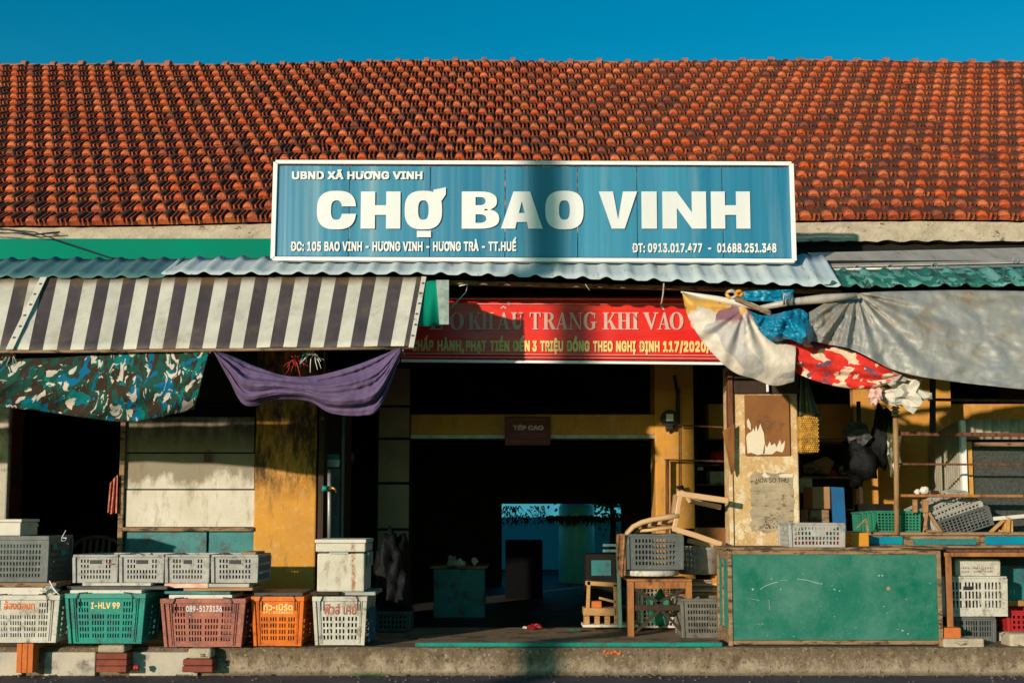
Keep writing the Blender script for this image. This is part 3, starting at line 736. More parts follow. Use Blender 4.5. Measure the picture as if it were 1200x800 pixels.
# ================================================================== BLUE MARKET SIGN
YS = .2
sg = thing('market_sign', 'long blue market name board with white frame and white lettering', 'sign', tuple(P(625,303,YS)))
def quad(px0, py0, px1, py1, Y): return P(px0,py0,Y), P(px1,py1,Y)
TLs, TRs, BLs, BRs = (323.5,190.5), (927,192.5), (320,303.5), (930.5,306)
lean = .07
def SP(u, v, dy=0):
    px = (TLs[0]*(1-u)+TRs[0]*u)*v+(BLs[0]*(1-u)+BRs[0]*u)*(1-v); py = (TLs[1]*(1-u)+TRs[1]*u)*v+(BLs[1]*(1-u)+BRs[1]*u)*(1-v)
    return P(px, py, YS+dy)
seams = [0, .144, .30, .445, .585, .70, .865, 1]
for a, b in zip(seams[:-1], seams[1:]):
    m = MB(); a2, b2 = a+.0008, b-.0008
    lo, hi = .03, .965
    q = [SP(a2,lo), SP(b2,lo), SP(b2,hi), SP(a2,hi)]
    n = 10; vs = []; fs = []
    for i in range(n+1):
        t = i/n; e = -.006*math.sin(math.pi*t)*random.Random(int(a*100)).uniform(.2,1)
        for q0, q1 in ((q[0], q[1]), (q[3], q[2])):
            p = q0.lerp(q1, t); vs.append((p.x, p.y+e, p.z))
        for q0, q1 in ((q[0], q[1]), (q[3], q[2])):
            p = q0.lerp(q1, t); vs.append((p.x, p.y+.03, p.z))
    for i in range(n):
        fs += [(4*i, 4*i+4, 4*i+5, 4*i+1), (4*i+3, 4*i+7, 4*i+6, 4*i+2)]
    fs += [(0,1,3,2), (4*n,4*n+2,4*n+3,4*n+1)]
    m.add(vs, fs); m.build('face_sheet', V['signblue'], sg)
fw = .026
for (u0,v0,u1,v1,nm) in ((0,1,1,1,'frame_rail'),(0,0,1,0,'frame_rail'),(0,0,0,1,'frame_stile'),(1,0,1,1,'frame_stile')):
    m = MB(); m.bar(SP(u0,v0)+Vector((0,.005,0)), SP(u1,v1)+Vector((0,.005,0)), .030 if nm == 'frame_rail' else .034, .05 if nm == 'frame_rail' else .05, up=(0,1,0)) if nm == 'frame_stile' else m.bar(SP(u0,v0)+Vector((0,.007,0)), SP(u1,v1)+Vector((0,.007,0)), .054, .030, up=(0,0,1))
    m.build(nm, V['signwhite'], sg, bevel=.003)
for px in (430, 640, 850):
    m = MB(); m.bar(P(px,306,YS+.06), P(px,200,YS+.06), .03, .03); m.bar(P(px,215,YS+.075), Vector((P(px,215,YS+.05).x, 1.49, P(px,215,YS).z-.25)), .03, .03); m.build('support_bar', V['steel'], sg)
YT = YS-.014
put_glyphs(sg, [('C',371,417),('H',422.5,469),('O',474,518),('B',541,586),('A',587,636),('O',639,684),('V',702,747),('I',752,770),('N',776.5,828),('H',833.5,879.5)], 268, 224.5, YT, 'signtext', heavy)
extra(sg, [[(508,233),(508,222.5),(522.5,219.5),(522.5,228),(517,236)], [(488.5,278),(488.5,270.5),(505,270.5),(505,278)]], YT-.002, 'signtext')
put_text(sg, 'UBND XÃ HƯƠNG VINH', 342, 495, 210.3, 200.8, YT, 'signtext', off=.04, space=1.06)
put_text(sg, 'ĐC: 105 BAO VINH - HƯƠNG VINH - HƯƠNG TRÀ - TT.HUẾ', 340.5, 605, 294.3, 283, YT, 'signtext', off=.034, space=1.07)
put_text(sg, 'ĐT: 0913.017.477  -  01688.251.348', 741, 910, 296, 285, YT, 'signtext', off=.034, space=1.07)
# ================================================================== RED BANNER
YBn = .5
bn = thing('red_banner', 'red cloth banner with white and gold Vietnamese lettering over the entrance', 'banner', tuple(P(660,424,YBn)))
def BP(px, py, Y=YBn): return P(px, py, Y)
m = MB(); n = 60; vs = []; fs = []
for i in range(n+1):
    px = 470+(860-470)*i/n
    for j in range(9):
        t = j/8; py = 348.5+(420.5-348.5)*t + (i/n)*3*(t-.2)
        p = BP(px, py); vs.append((p.x, p.y+.006*fbm(px*.03, t*3, 0), p.z))
for i in range(n):
    for j in range(8): fs.append((i*9+j+1, (i+1)*9+j+1, (i+1)*9+j, i*9+j))
m.add(vs, fs); m.build('cloth', V['banner'], bn, smooth=True, solid=.003)
m = MB(); m.bar(BP(470,422.5), BP(860,426), .02, .022); m.build('bottom_rail', V['signwhite'], bn, bevel=.003)
m = MB()
for ya, yb_, w_ in ((350,351,.008),(356,356.5,.006),(414,416.5,.006),(418,420,.006)): m.bar(BP(470,ya,YBn-.013), BP(858,yb_,YBn-.013), .002, w_)
m.build('printed_rule', V['bannerline'], bn)
YTb = YBn-.010
put_glyphs(bn, [('E',503,521),('O',527,543.5),('K',548.5,563.5),('H',564,579),('A',582,598),('U',599,613.5),('T',620.5,634),('R',636,652),('A',651,666),('N',666.5,683),('G',684,699.5),('K',706,722.5),('H',723,740),('I',740.5,748.5),('V',754.5,771.5),('A',770.5,786),('O',785,801),('C',809,825)], 386, 366, YTb, 'bannertext', serif)
extra(bn, [[(586,361.5),(590,358),(594,361.5),(592,361.5),(590,360),(588,361.5)], [(594,357),(594,353.5),(597.5,353.5),(597.5,357),(596,358),(596,355),(595,355),(595,357)], [(773,358),(776,358),(779,363),(777.5,363)]], YTb, 'bannertext')
for s, a, b in (('CHẤP',482,508),('HÀNH,',512.5,543.5),('PHẠT',546,570),('TIỀN',574,597),('ĐẾN',601,621),('3',624,629),('TRIỆU',633,660),('ĐỒNG',664,691),('THEO',695,718),('NGHỊ',722,745),('ĐỊNH',749,773),('117/2020/NĐ-CP',777,868)):
    sh = (a-480)/380*1.6
    put_text(bn, s, a, b, 411.2+sh, 398.2+sh, YTb, 'bannergold', off=.045, space=1.1)
# ================================================================== CLOTHS AND AWNINGS
def crom(pts, t):
    n = len(pts)-1; f = t*n; i = min(int(f), n-1); u = f-i
    p1, p2 = Vector(pts[i]), Vector(pts[i+1]); p0 = Vector(pts[i-1]) if i else 2*p1-p2; p3 = Vector(pts[i+2]) if i+2 <= n else 2*p2-p1
    return .5*((2*p1)+(p2-p0)*u+(2*p0-5*p1+4*p2-p3)*u*u+(3*p1-p0-3*p2+p3)*u*u*u)
def drape(top, bot, nu, nv, disp, uvs=(1,1), belly=0):
    """cloth strip between two pixel curves (px, py, Y); disp(u, v, px, py) moves it in depth and height"""
    m = MB(); vs = []; fs = []
    for i in range(nu+1):
        u = i/nu; a = crom(top, u); b = crom(bot, u)
        for j in range(nv+1):
            v = j/nv; q = a.lerp(b, v); d = disp(u, v, q.x, q.y)
            if not isinstance(d, tuple): d = (d, 0)
            Y = q.z - belly*math.sin(math.pi*v) + d[0]
            p = P(q.x, q.y, Y); p.z += d[1]; vs.append(p)
            m.uv[len(vs)-1] = (u*uvs[0], (1-v)*uvs[1])
    for i in range(nu):
        for j in range(nv): fs.append((i*(nv+1)+j, i*(nv+1)+j+1, (i+1)*(nv+1)+j+1, (i+1)*(nv+1)+j))
    m.add(vs, fs); return m
def arch(x): x = x % 1; return 1-abs(2*x-1)**1.6
# --- striped awning
aw = thing('striped_awning', 'brown and white striped vinyl awning above the crates', 'awning', tuple(P(240,410,-.5)))
top = [(-300,327,.0),(0,326,.0),(250,325,.0),(501,324.5,.0)]
bot = [(-345,411,-.6),(-20,410.5,-.6),(235,408,-.6),(486,405.5,-.6)]
NP = 23.9
def awd(u, v, px, py):
    return (-.012*math.sin(math.pi*v)+.016*fbm(u*11, v*2, 1)+.006*math.sin(u*60+v), .004*fbm(u*12, v*2, 5))
m = drape(top, bot, 160, 10, awd, (NP, 1)); m.build('fabric', V['stripes'], aw, smooth=True, solid=.003)
m = MB(); m.tube([P(a, b+1.2, -.605) for a, b in ((-345,411.5),(100,410.5),(290,408.5),(486,406.5))], .011, 8); m.build('front_bar', V['oldwood'], aw, smooth=True)
for (ta, tb, ba, bb) in ((52,325.5,12,409.5), (497,325,482,407)):
    m = MB(); a = P(ta, tb, -.02); b = P(ba, bb, -.62); m.bar(a+Vector((0,-.012,0)), b+Vector((0,-.012,0)), .05 if ta < 100 else .034, .008, up=(0,1,0)); m.build('seam_strip', V['foam'], aw)
    for k in range(6):
        p = a.lerp(b, .1+.15*k)+Vector((.003*(-1)**k, -.022, 0)); m = MB(); m.tube([p+Vector((math.cos(q)*.007, 0, math.sin(q)*.006)) for q in [2*math.pi*i/8 for i in range(9)]], .003, 5, False); m.build('eyelet', V['black'], aw)
# knotted cord at the awning's left corner, frayed string tufts
def tuft(cx, cy, Y, n, ln, r, mt, label, seed, cat='string', down=.6):
    rnd = random.Random(seed); m = MB(); c = P(cx, cy, Y)
    for i in range(n):
        a = rnd.uniform(0, 2*math.pi); d = Vector((math.cos(a), rnd.uniform(-.4,.2), math.sin(a)-down)).normalized(); L = ln*rnd.uniform(.5,1)
        pts = [c+d*L*t+Vector((rnd.uniform(-.01,.01), rnd.uniform(-.01,.01), -.35*L*t*t+rnd.uniform(-.008,.008))) for t in (0,.33,.66,1)]
        m.tube(pts, [r, r, r*.8, r*.4], 5)
    o = m.build('string_knot', V[mt]); tag(o, label, cat); o['kind'] = 'stuff'; return o
tuft(12, 412, -.53, 16, .10, .004, 'rope', 'frayed pale cord tied round the left corner of the striped awning', 1)
tuft(202, 414, -.50, 12, .09, .003, 'rope', 'frayed cord tying the camouflage cloth to the awning bar', 2)
tuft(468, 410, -.52, 9, .10, .004, 'signwhite', 'white cord tying the purple cloth to the right end of the awning bar', 3)
tuft(366, 414, -.45, 14, .10, .0035, 'signwhite', 'white string bundle hanging under the middle of the awning', 4)
tuft(345, 420, -.42, 16, .12, .003, 'redstring', 'tangled reddish string bundle left of the white strings', 5, down=.2)
tuft(357, 412, -.44, 6, .08, .003, 'greenstring', 'green string bundle between red and white strings', 6)
m = MB(); m.bar(P(247,410,-.6), P(237,426,-.6), .018, .003, up=(0,1,0)); tag(m.build('ribbon', V['redstring']), 'short red ribbon between the camouflage and purple cloths', 'ribbon')
def string_line(name, pts, r, mt, label):
    m = MB(); m.tube(pts, r, 6); tag(m.build(name, V[mt], smooth=True), label, 'string')
string_line('hanging_string', [P(538,335,-.1), P(548,333,-.1), P(546,342,-.08), P(536,353,-.06), P(528,361,-.05)], .004, 'signwhite', 'curled white string hanging over the left of the red banner')
string_line('hanging_string', [P(686,333,-.1), P(688,336,-.1), P(691,340,-.1)], .004, 'rope', 'short string stub under the grey roof edge near the pole shadow')
string_line('hanging_string', [P(778,332,-.1), P(777,345,-.1), P(775,356,-.1)], .006, 'rope', 'pale rag of string hanging left of the printed tarp')
# --- camouflage cloth
top = [(-340,424,-.55),(-140,424,-.52),(60,419,-.52),(150,413,-.55),(245,411,-.6)]
bot = [(-340,478,-.50),(-140,474,-.50),(20,479,-.50),(145,494,-.52),(228,480,-.57)]
def cd(u, v, px, py):
    k = (px*.8+py*1.9)/26
    return (-.022*math.sin(k)*(.1+.9*u**3)-.012*math.sin(k*2.3+1)+.012*fbm(px*.02, py*.03, 0)*1.5, 0)
tag(drape(top, bot, 340, 44, cd, (3.2, .62), .10).build('camouflage_cloth', V['camo'], smooth=True, solid=.003), 'green camouflage cloth slung under the left of the awning', 'cloth')
# --- purple swag
top = [(250,410,-.6),(272,417,-.62),(300,429,-.64),(335,440,-.65),(370,440,-.65),(410,430,-.64),(440,419,-.62),(468,407,-.6)]
bot = [(251,413,-.6),(268,444,-.6),(288,475,-.6),(326,468,-.62),(362,470,-.63),(388,484,-.62),(425,487,-.60),(446,476,-.6),(471,413,-.6)]
def pdz(u, v, px, py):
    e = .35+.65*abs(2*u-1)**.7
    a = (abs(math.sin(v*9+u*2.5))-.5)*1.1+math.sin(v*31+u*5+1)*.16+math.sin(v*5-3*u)*.4
    return (-.052*a*e*min(1, 8*u, 8*(1-u))+.012*fbm(u*14, v*5, 1)+.006*math.sin(v*55+u*9)*e, 0)
tag(drape(top, bot, 150, 60, pdz, (1,1), .09).build('purple_cloth', V['purple'], smooth=True, solid=.0015), 'purple cloth slung in a swag over the ochre pillar', 'cloth')
# --- galvanised scrap and green cloth beside the awning
m = MB(); a, b, c, d = P(511,328,-.28), P(526,328,-.28), P(526,380,-.30), P(515,380,-.30); m.poly([a,b,c,d], (0,.006,0))
tag(m.build('zinc_sheet', mat('mottled_zinc', (.34,.36,.32), (.16,.22,.19), 16, .5, .2, metal=.4)), 'narrow mottled zinc sheet at the right end of the awning', 'metal sheet')
top = [(499,330,-.06),(505,329,-.18),(513,329,-.27)]; bot = [(491,382,-.44),(503,382,-.36),(517,381,-.295)]
tag(drape(top, bot, 16, 10, lambda u,v,x,y: .01*math.sin(u*9), (1,1)).build('green_cloth', V['greenpaint'], smooth=True, solid=.002), 'dark green cloth strip between awning and zinc sheet', 'cloth')
# --- printed tarp hanging over the banner's right end
top = [(799,342,-.20),(822,348,-.22),(850,355,-.24),(876,362,-.26),(888,382,-.26),(901,398,-.26),(917,402,-.25),(933,406,-.24)]
bot = [(800,345,-.20),(806,370,-.24),(822,398,-.25),(843,422,-.24),(862,437,-.22),(884,444,-.20),(908,452,-.20),(931,447,-.20)]
AX, AY = 872, 362
def fan(ax, ay, k, amp, r0=60, ph=0):
    def f(u, v, px, py):
        dx, dy = px-ax, py-ay; a = math.atan2(dy, dx); r = math.hypot(dx, dy)
        return (-amp*min(1, r/25)*(math.sin(a*k+ph)+.5*math.sin(a*k*1.9+2+ph))*math.exp(-r/(r0*4))+.010*fbm(px*.035, py*.035, ph)*1.2, 0)
    return f
tag(drape(top, bot, 120, 60, fan(AX, AY, 10, .015), (1,1), .07).build('printed_tarp', V['printtarp'], smooth=True, solid=.004), 'pale faded printed tarp hanging over the right end of the banner', 'tarp')
m = MB(); m.tube([P(798,342,-.2), P(840,350,-.24), P(880,358,-.27), P(902,366,-.3)], [.006,.022,.024,.014], 8); tag(m.build('rolled_tarp', V['foam'], smooth=True), 'pale tarp roll along the top of the printed tarp', 'tarp')
m = MB(); m.bar(P(862,350,-.30), P(903,368,-.30), .03, .03); tag(m.build('awning_stick', V['oldwood'], bevel=.004), 'short weathered stick poking out over the blue tarp', 'stick')
m = MB(); m.tube([P(890,361,-.22), P(925,354,-.22), P(965,350,-.24), P(1004,346,-.26)], [.018,.026,.034,.02], 10); tag(m.build('rolled_tarp', V['corrgrey'], smooth=True), 'grey rolled tarp between the stick and the silver tarp', 'tarp')
m = MB(); m.tube([P(919,357,-.3), P(918,345,-.3), P(926,345,-.3), P(926,356,-.3)], .010, 6); tag(m.build('roof_hook', V['steel'], smooth=True), 'bent grey metal hook above the blue tarp', 'hook')
for px, py, r_, mt, lb in ((857,345,.035,'printtarp','pink bundled rag end on top of the tarp roll'), (866,344,.024,'orangecarton','small orange rag knot beside the pink rag')):
    m = MB(); c = P(px, py, -.27)
    m.tube([c+Vector((math.cos(a)*r_, .01*math.sin(3*a), math.sin(a)*r_*.7)) for a in [2*math.pi*k/12 for k in range(13)]], .013, 7, False)
    tag(m.build('rag_knot', V[mt], smooth=True), lb, 'rag')
# --- blue tarp
top = [(879,362,-.24),(900,368,-.27),(925,366,-.28),(940,364,-.28),(952,374,-.28)]
bot = [(884,374,-.24),(893,392,-.27),(908,401,-.27),(925,396,-.28),(942,403,-.28),(953,400,-.28)]
def crump(a, f):
    return lambda u, v, px, py: (-a*(abs(fbm(px*f, py*f, 3, 5))*1.6+abs(fbm(px*f*2, py*f*2, 8))*.8), a*.25*fbm(px*f, py*f, 7))
tag(drape(top, bot, 70, 40, crump(.09, .022), (1,1), .05).build('blue_tarp', V['bluetarp'], smooth=True, solid=.003), 'crumpled bright blue tarp beside the silver tarp', 'tarp')
top = [(868,341,.05),(900,340,.05),(930,340,.05)]; bot = [(868,352,.05),(900,353,.05),(930,352,.05)]
tag(drape(top, bot, 30, 10, crump(.03, .06)).build('blue_tarp', V['bluetarp'], smooth=True, solid=.003), 'strip of blue tarp under the roof edge above the stick', 'tarp')
# --- red floral cloth
top = [(912,399,-.20),(945,398,-.20),(975,404,-.22),(1005,414,-.24),(1035,428,-.24),(1056,438,-.24)]
bot = [(916,426,-.18),(938,439,-.18),(962,448,-.18),(995,455,-.18),(1025,454,-.2),(1054,444,-.22)]
tag(drape(top, bot, 100, 36, lambda u,v,px,py: (-.016*math.sin(v*12+u*4)-.02*fbm(px*.03, py*.05, 2), 0), (1,1), .05).build('floral_cloth', V['floral'], smooth=True, solid=.003), 'red cloth with cream flower print hanging under the silver tarp', 'cloth')
# --- silver tarp
top = [(948,366,-.26),(972,353,-.20),(1003,344,-.10),(1060,341,.0),(1140,340,.02),(1235,342,.02)]
bot = [(951,399,-.28),(968,403,-.30),(1000,410,-.32),(1050,434,-.34),(1110,446,-.34),(1235,460,-.34)]
def sd(u, v, px, py):
    f1 = fan(1003, 342, 15, .045, 45)(u, v, px, py)[0]
    g = math.exp(-((px-1150)/45)**2)
    crk2 = -.020*abs(fbm(px*.012+py*.01, py*.035-px*.006, 4, 3))*2
    f2 = fan(1155, 392, 5, .008, 40, 2)(u, v, px, py)[0]*g
    f3 = fan(1085, 330, 6, .014, 60, 4)(u, v, px, py)[0]*min(1, max(0, (px-1060)/60))
    crk = -.035*abs(fbm(px*.02, py*.02, 1, 5))*2*math.exp(-max(0, px-960)/60)
    return (f1*math.exp(-max(0, px-1020)/120)*(.75+.6*fbm(px*.02,py*.02,9))+f2+f3+crk+crk2+.01*fbm(px*.05, py*.05, 0), 0)
tag(drape(top, bot, 240, 70, sd, (1,1), .06).build('silver_tarp', V['silver'], smooth=True, solid=.004), 'large silver grey tarp draped over the right stall', 'tarp')
# --- bundle of crumpled plastic under the tarp
def clump(name, cx, cy, Y, rx, ry, rz, mt, label, seed, parent=None, sub=3, rough=.35, cat='plastic bag', facets=True):
    import bmesh
    bm = bmesh.new(); bmesh.ops.create_icosphere(bm, subdivisions=sub, radius=1)
    c = P(cx, cy, Y) if not isinstance(cx, Vector) else cx; m = MB()
    vs = []
    for v in bm.verts:
        d = 1+rough*fbm(v.co.x*1.8+seed, v.co.y*1.8, v.co.z*1.8, 5)*1.5
        vs.append(c+Vector((v.co.x*rx*d, v.co.y*ry*d, v.co.z*rz*d)))
    m.add(vs, [tuple(x.index for x in f.verts) for f in bm.faces]); bm.free()
    o = m.build(name, V[mt], parent, smooth=not facets)
    if parent is None: tag(o, label, cat)
    return o
clump('plastic_bundle', 1062, 461, -.15, .13, .09, .105, 'foam', 'crumpled cream plastic bundle hanging at the end of the floral cloth', 2, rough=.42, sub=3)
clump('plastic_bundle', 1026, 463, -.2, .045, .04, .05, 'bannertext', 'small pink plastic twist left of the cream bundle', 5, rough=.5, sub=3)
clump('plastic_bundle', 1050, 444, -.25, .055, .05, .04, 'printtarp', 'pinkish plastic lump above the cream bundle', 8, rough=.7, sub=2)
# ================================================================== CRATES AND BASKETS
def slots(groups, a=.08, b=.92, gap=.045, duty=.5):
    """hole intervals: groups of n slots between a and b, with solid posts between the groups"""
    tot = sum(groups); wdt = (b-a-gap*(len(groups)-1))/tot; out = []; x = a
    for gi, n in enumerate(groups):
        for k in range(n): out.append((x+wdt*(1-duty)/2, x+wdt*(1+duty)/2, gi)); x += wdt
        x += gap
    return out
def rows_(n, a, b, duty=.62):
    h = (b-a)/n; return [(a+h*i+h*(1-duty)/2, a+h*i+h*(1+duty)/2) for i in range(n)][::-1]     # top row first
def panel_rects(cols, rows, skip=None):
    out = []; zprev = 1.0
    for ri, (z0, z1) in enumerate(rows):
        out.append((0, 1, z1, zprev)); xp = 0
        for ci, (a, b, gi) in enumerate(cols):
            if skip and skip(gi, ri, a): continue
            out.append((xp, a, z0, z1)); xp = b
        out.append((xp, 1, z0, z1)); zprev = z0
    out.append((0, 1, 0, zprev)); return out
def shell(w, d, h, taper, front, side, th=.006, floor_=True):
    m = MB()
    def hw(z): return w/2*(taper+(1-taper)*z/h)
    def hd(z): return d/2*(taper+(1-taper)*z/h)
    for k in range(4):
        rects = front if k % 2 == 0 else side
        for (s0, s1, t0, t1) in rects:
            pts = []
            for q in (0, 1):
                for (s, t) in ((s0,t0), (s1,t0), (s1,t1), (s0,t1)):
                    z = t*h; u = 2*s-1
                    o_ = q*th
                    if k == 0: p = (u*hw(z), -hd(z)+o_, z)
                    elif k == 1: p = (hw(z)-o_, u*hd(z), z)
                    elif k == 2: p = (-u*hw(z), hd(z)-o_, z)
                    else: p = (-hw(z)+o_, -u*hd(z), z)
                    pts.append(p)
            m.hexa([pts[0], pts[1], pts[5], pts[4], pts[3], pts[2], pts[6], pts[7]])
    if floor_: m.box(-hw(0)+th, hw(0)-th, -hd(0)+th, hd(0)-th, .003, .01)
    return m
def shift(mb, loc):
    mb.v = [v+Vector(loc) for v in mb.v]; return mb
def crate(label, w, d, h, mt, loc, front, side, taper=.97, rim=.014, rimh=.022, posts=True, group=None, name='plastic_crate', handle=None, cat='crate', ribs=0):
    t = thing(name, label, cat, loc, group); t.rotation_euler.z = R(random.uniform(-1.3, 1.3))
    shift(shell(w, d, h-rimh*.5, taper, front, side), loc).build('shell', V[mt], t)
    m = MB(); W, D, r = w/2+rim, d/2+rim, .012
    m.box(-W, W, -D, -D+r+rim, h-rimh, h); m.box(-W, W, D-r-rim, D, h-rimh, h); m.box(-W, -W+r+rim, -D+r+rim, D-r-rim, h-rimh, h); m.box(W-r-rim, W, -D+r+rim, D-r-rim, h-rimh, h)
    shift(m, loc).build('rim', V[mt], t, bevel=.003)
    if posts:
        for sx in (-1, 1):
            for sy in (-1, 1):
                m = MB(); a = Vector((sx*(w/2*taper), sy*(d/2*taper), 0)); b = Vector((sx*w/2, sy*d/2, h-rimh)); m.bar(a, b, .024, .024, up=(0,1,0)); shift(m, loc).build('corner_post', V[mt], t, bevel=.003)
    if ribs:
        m = MB()
        for k in range(ribs):
            for s in (-1, 1):
                u = s*(.80+.05*k)
                a = Vector((u*w/2*taper, -d/2*taper-.002, .01)); b = Vector((u*w/2, -d/2-.002, h-rimh)); m.bar(a, b, .006, .010, up=(0,1,0))
        o = shift(m, loc).build('rib', V[mt], t); o['kind'] = 'stuff'
    if handle:
        hx, hz, hw_ = handle; m = MB(); y = -d/2*(taper+(1-taper)*hz/h)
        m.box(hx-hw_/2, hx+hw_/2, y-.004, y-.0005, hz-.014, hz+.014)
        shift(m, loc).build('handle', V['black' if mt != 'charplastic' else 'greyplastic'], t, bevel=.003)
    return t
# ---- the five big fish baskets along the kerb
def basket(label, x0, x1, yt, yb, Y, mt, groups, nrows, d, skip, taper=.90, sidemat=None):
    A = P(x0, yt, Y); B = P(x1, yt, Y); C2 = P((x0+x1)/2, yb, Y)
    w_ = B.x-A.x-.028; h = A.z-C2.z
    loc = ((A.x+B.x)/2, Y+d/2+.014, C2.z)
    front = panel_rects(slots(groups, .13, .87, .03), rows_(nrows, .10, .90, .66), skip)
    side = panel_rects(slots([4,4,4], .12, .88, .05), rows_(nrows, .10, .80, .66))
    t = crate(label, w_, d, h, mt, loc, front, side, taper, .014, .035, True, 'big fish baskets along the kerb', 'fish_basket', None, 'basket', 2)
    for s in (-1, 1):                                  # wire handles tucked over the rim
        m = MB(); x = loc[0]+s*w_*.36; y = Y-.004; zt = A.z
        m.tube([(x, y, zt-.10), (x, y-.006, zt-.03), (x-s*.012, y-.004, zt+.004), (x-s*.07, y+.02, zt+.006)], .0045, 6); m.build('wire_handle', V['black'], t, smooth=True)
    yf = lambda z: loc[1]-d/2*(taper+(1-taper)*(z-loc[2])/h)-.003
    return t, yf
lab = lambda gi, ri, a: ri < 2 and gi in (1, 2)
bA, yfA = basket('white slotted fish basket with orange lettering, at the left edge', -18, 70, 697, 753, -.20, 'whiteplastic', [4,5,5,4], 6, .38, lambda gi, ri, a: ri < 2 and gi < 3)
put_text(bA, 'ล้องดอนท', 3, 39, 714, 703, -.2, None or 'orangetext' if False else 'orangeplastic', THAI, .02, True, yfun=yfA)
bB, yfB = basket('green slotted fish basket lettered I-HLV 99', 76, 171.5, 695, 754, -.20, 'greenplastic', [4,5,5,4], 6, .38, lambda gi, ri, a: ri < 2 and gi in (1, 2))
put_text(bB, 'I-HLV 99', 106, 140, 713, 705.5, -.2, 'bannergold', INTER, .03, yfun=yfB)
bC, yfC = basket('terracotta slotted fish basket with a white phone number', 187.5, 287.5, 701, 758, -.10, 'terraplastic', [4,5,5,4], 6, .40, lab)
put_text(bC, '089-5173136', 217, 259, 716.5, 709.5, -.1, 'signtext', INTER, .015, yfun=yfC)
bD, yfD = basket('orange slotted fish basket with yellow Thai lettering', 294.5, 357, 698.5, 757, -.03, 'orangeplastic', [3,3,3,3], 6, .50, lambda gi, ri, a: ri < 2)
put_text(bD, 'ทัว-เบิร์ด', 308.5, 343, 715, 706.5, -.03, 'bannergold', THAI, .02, True, yfun=yfD)
put_text(bD, '091-00388860', 308, 343, 719, 716, -.03, 'bannergold', INTER, .02, yfun=yfD)
bE, yfE = basket('white slotted fish basket with red Thai lettering and blue side', 366, 430.5, 698.5, 756, -.03, 'whiteplastic', [3,3,3], 6, .50, lambda gi, ri, a: ri < 2)
put_text(bE, 'ฟิวส์ เคย์', 379, 418, 720, 707, -.03, 'redorange' if 'redorange' in V else 'terraplastic', THAI, .02, True, yfun=yfE)
x = P(432, 730, .2)
for k in range(3):                                     # the blue liner showing on the white basket's right side
    m = MB(); L = Vector(bE['o']); m.box(L.x+.203+.003*0, L.x+.209, L.y-.2+k*.135, L.y-.2+k*.135+.125, L.z+.02, L.z+.25); m.build('side_panel', V['blueplastic'], bE)
# ---- loose lids and boards lying on the baskets
def slab(label, x0, x1, y0, y1, Y, d, mt, cat='board', name='foam_board', rz=0, tilt=0, bev=.004):
    a, b, z0, z1 = box_px(x0, y0, x1, y1, Y); m = MB(); cx = (a+b)/2; M = Matrix.Translation((cx, Y+d/2, z0)) @ Matrix.Rotation(rz, 4, 'Z') @ Matrix.Rotation(tilt, 4, 'Y')
    m.M = M; m.box(a-cx, b-cx, -d/2, d/2, 0, max(.008, z1-z0)); o = m.build(name, V[mt], bevel=bev); return tag(o, label, cat)
slab('thick white foam board on the leftmost white basket', -30, 50, 688, 696.5, -.16, .34, 'foam')
slab('dirty grey board under the big grey crate, above the white foam board', -30, 66, 682.5, 687.5, -.12, .4, 'oldwood', name='wooden_board')
slab('white foam lid lying on the green basket', 82, 166, 691, 695, -.16, .34, 'foam', name='foam_sheet')
slab('dark wet board between the green basket lid and the small crates', 78, 196, 686.5, 690.5, -.08, .4, 'charplastic', name='wooden_board')
slab('white sheet with a curled edge under the first two small crates', 96, 176, 682.5, 686, -.06, .42, 'whiteplastic', name='plastic_sheet', rz=.02)
slab('white foam lid lying on the terracotta basket', 198, 272, 696.5, 701, -.06, .34, 'foam', name='foam_sheet')
slab('teal folded plastic sheet above the terracotta basket lid', 193, 271, 692.5, 696, -.06, .36, 'teal', name='plastic_sheet', rz=-.03, tilt=.01)
slab('yellow and cream folded sack above the teal sheet', 215, 296, 688.5, 692, -.04, .36, 'carton', 'sack', 'folded_sack', tilt=-.01)
V['redwhite'] = mat('red_and_white_printed_film', (.62,.07,.02), (.68,.58,.46), 9, .5, .3, stretch=(.4,1,1))
slab('red and white printed film folded under the third and fourth small crates', 192, 243, 683, 688.5, -.03, .38, 'redwhite', 'plastic sheet', 'printed_film', rz=.02)
slab('cream packing board end under the rightmost small crate', 243, 292, 683.5, 687.8, -.02, .4, 'palestone', name='packing_board')
slab('black lid lying on the orange basket', 298, 355, 694, 698, .0, .44, 'charplastic', 'lid', 'basket_lid')
slab('thin dark board between white foam box and white basket', 364, 398, 693, 697, -.01, .46, 'darkwood', name='wooden_board')
slab('grubby white lid between the foam box and the white basket', 392, 440, 693.2, 697.2, .04, .44, 'greyplastic', 'lid', 'basket_lid')
for (px, py, r_, L, lb) in ((58,686,.004,.06,'bent pale wire beside the foam board'),):
    string_line('wire', [P(px,680,-.2), P(px+4,688,-.2), P(px+9,694,-.2), P(px+12,697,-.2)], .004, 'signwhite', lb)
clump('crumpled_bag', 59, 691, -.17, .045, .05, .03, 'foam', 'crumpled white bag between the leftmost basket and the green one', 12, sub=2, rough=.8)
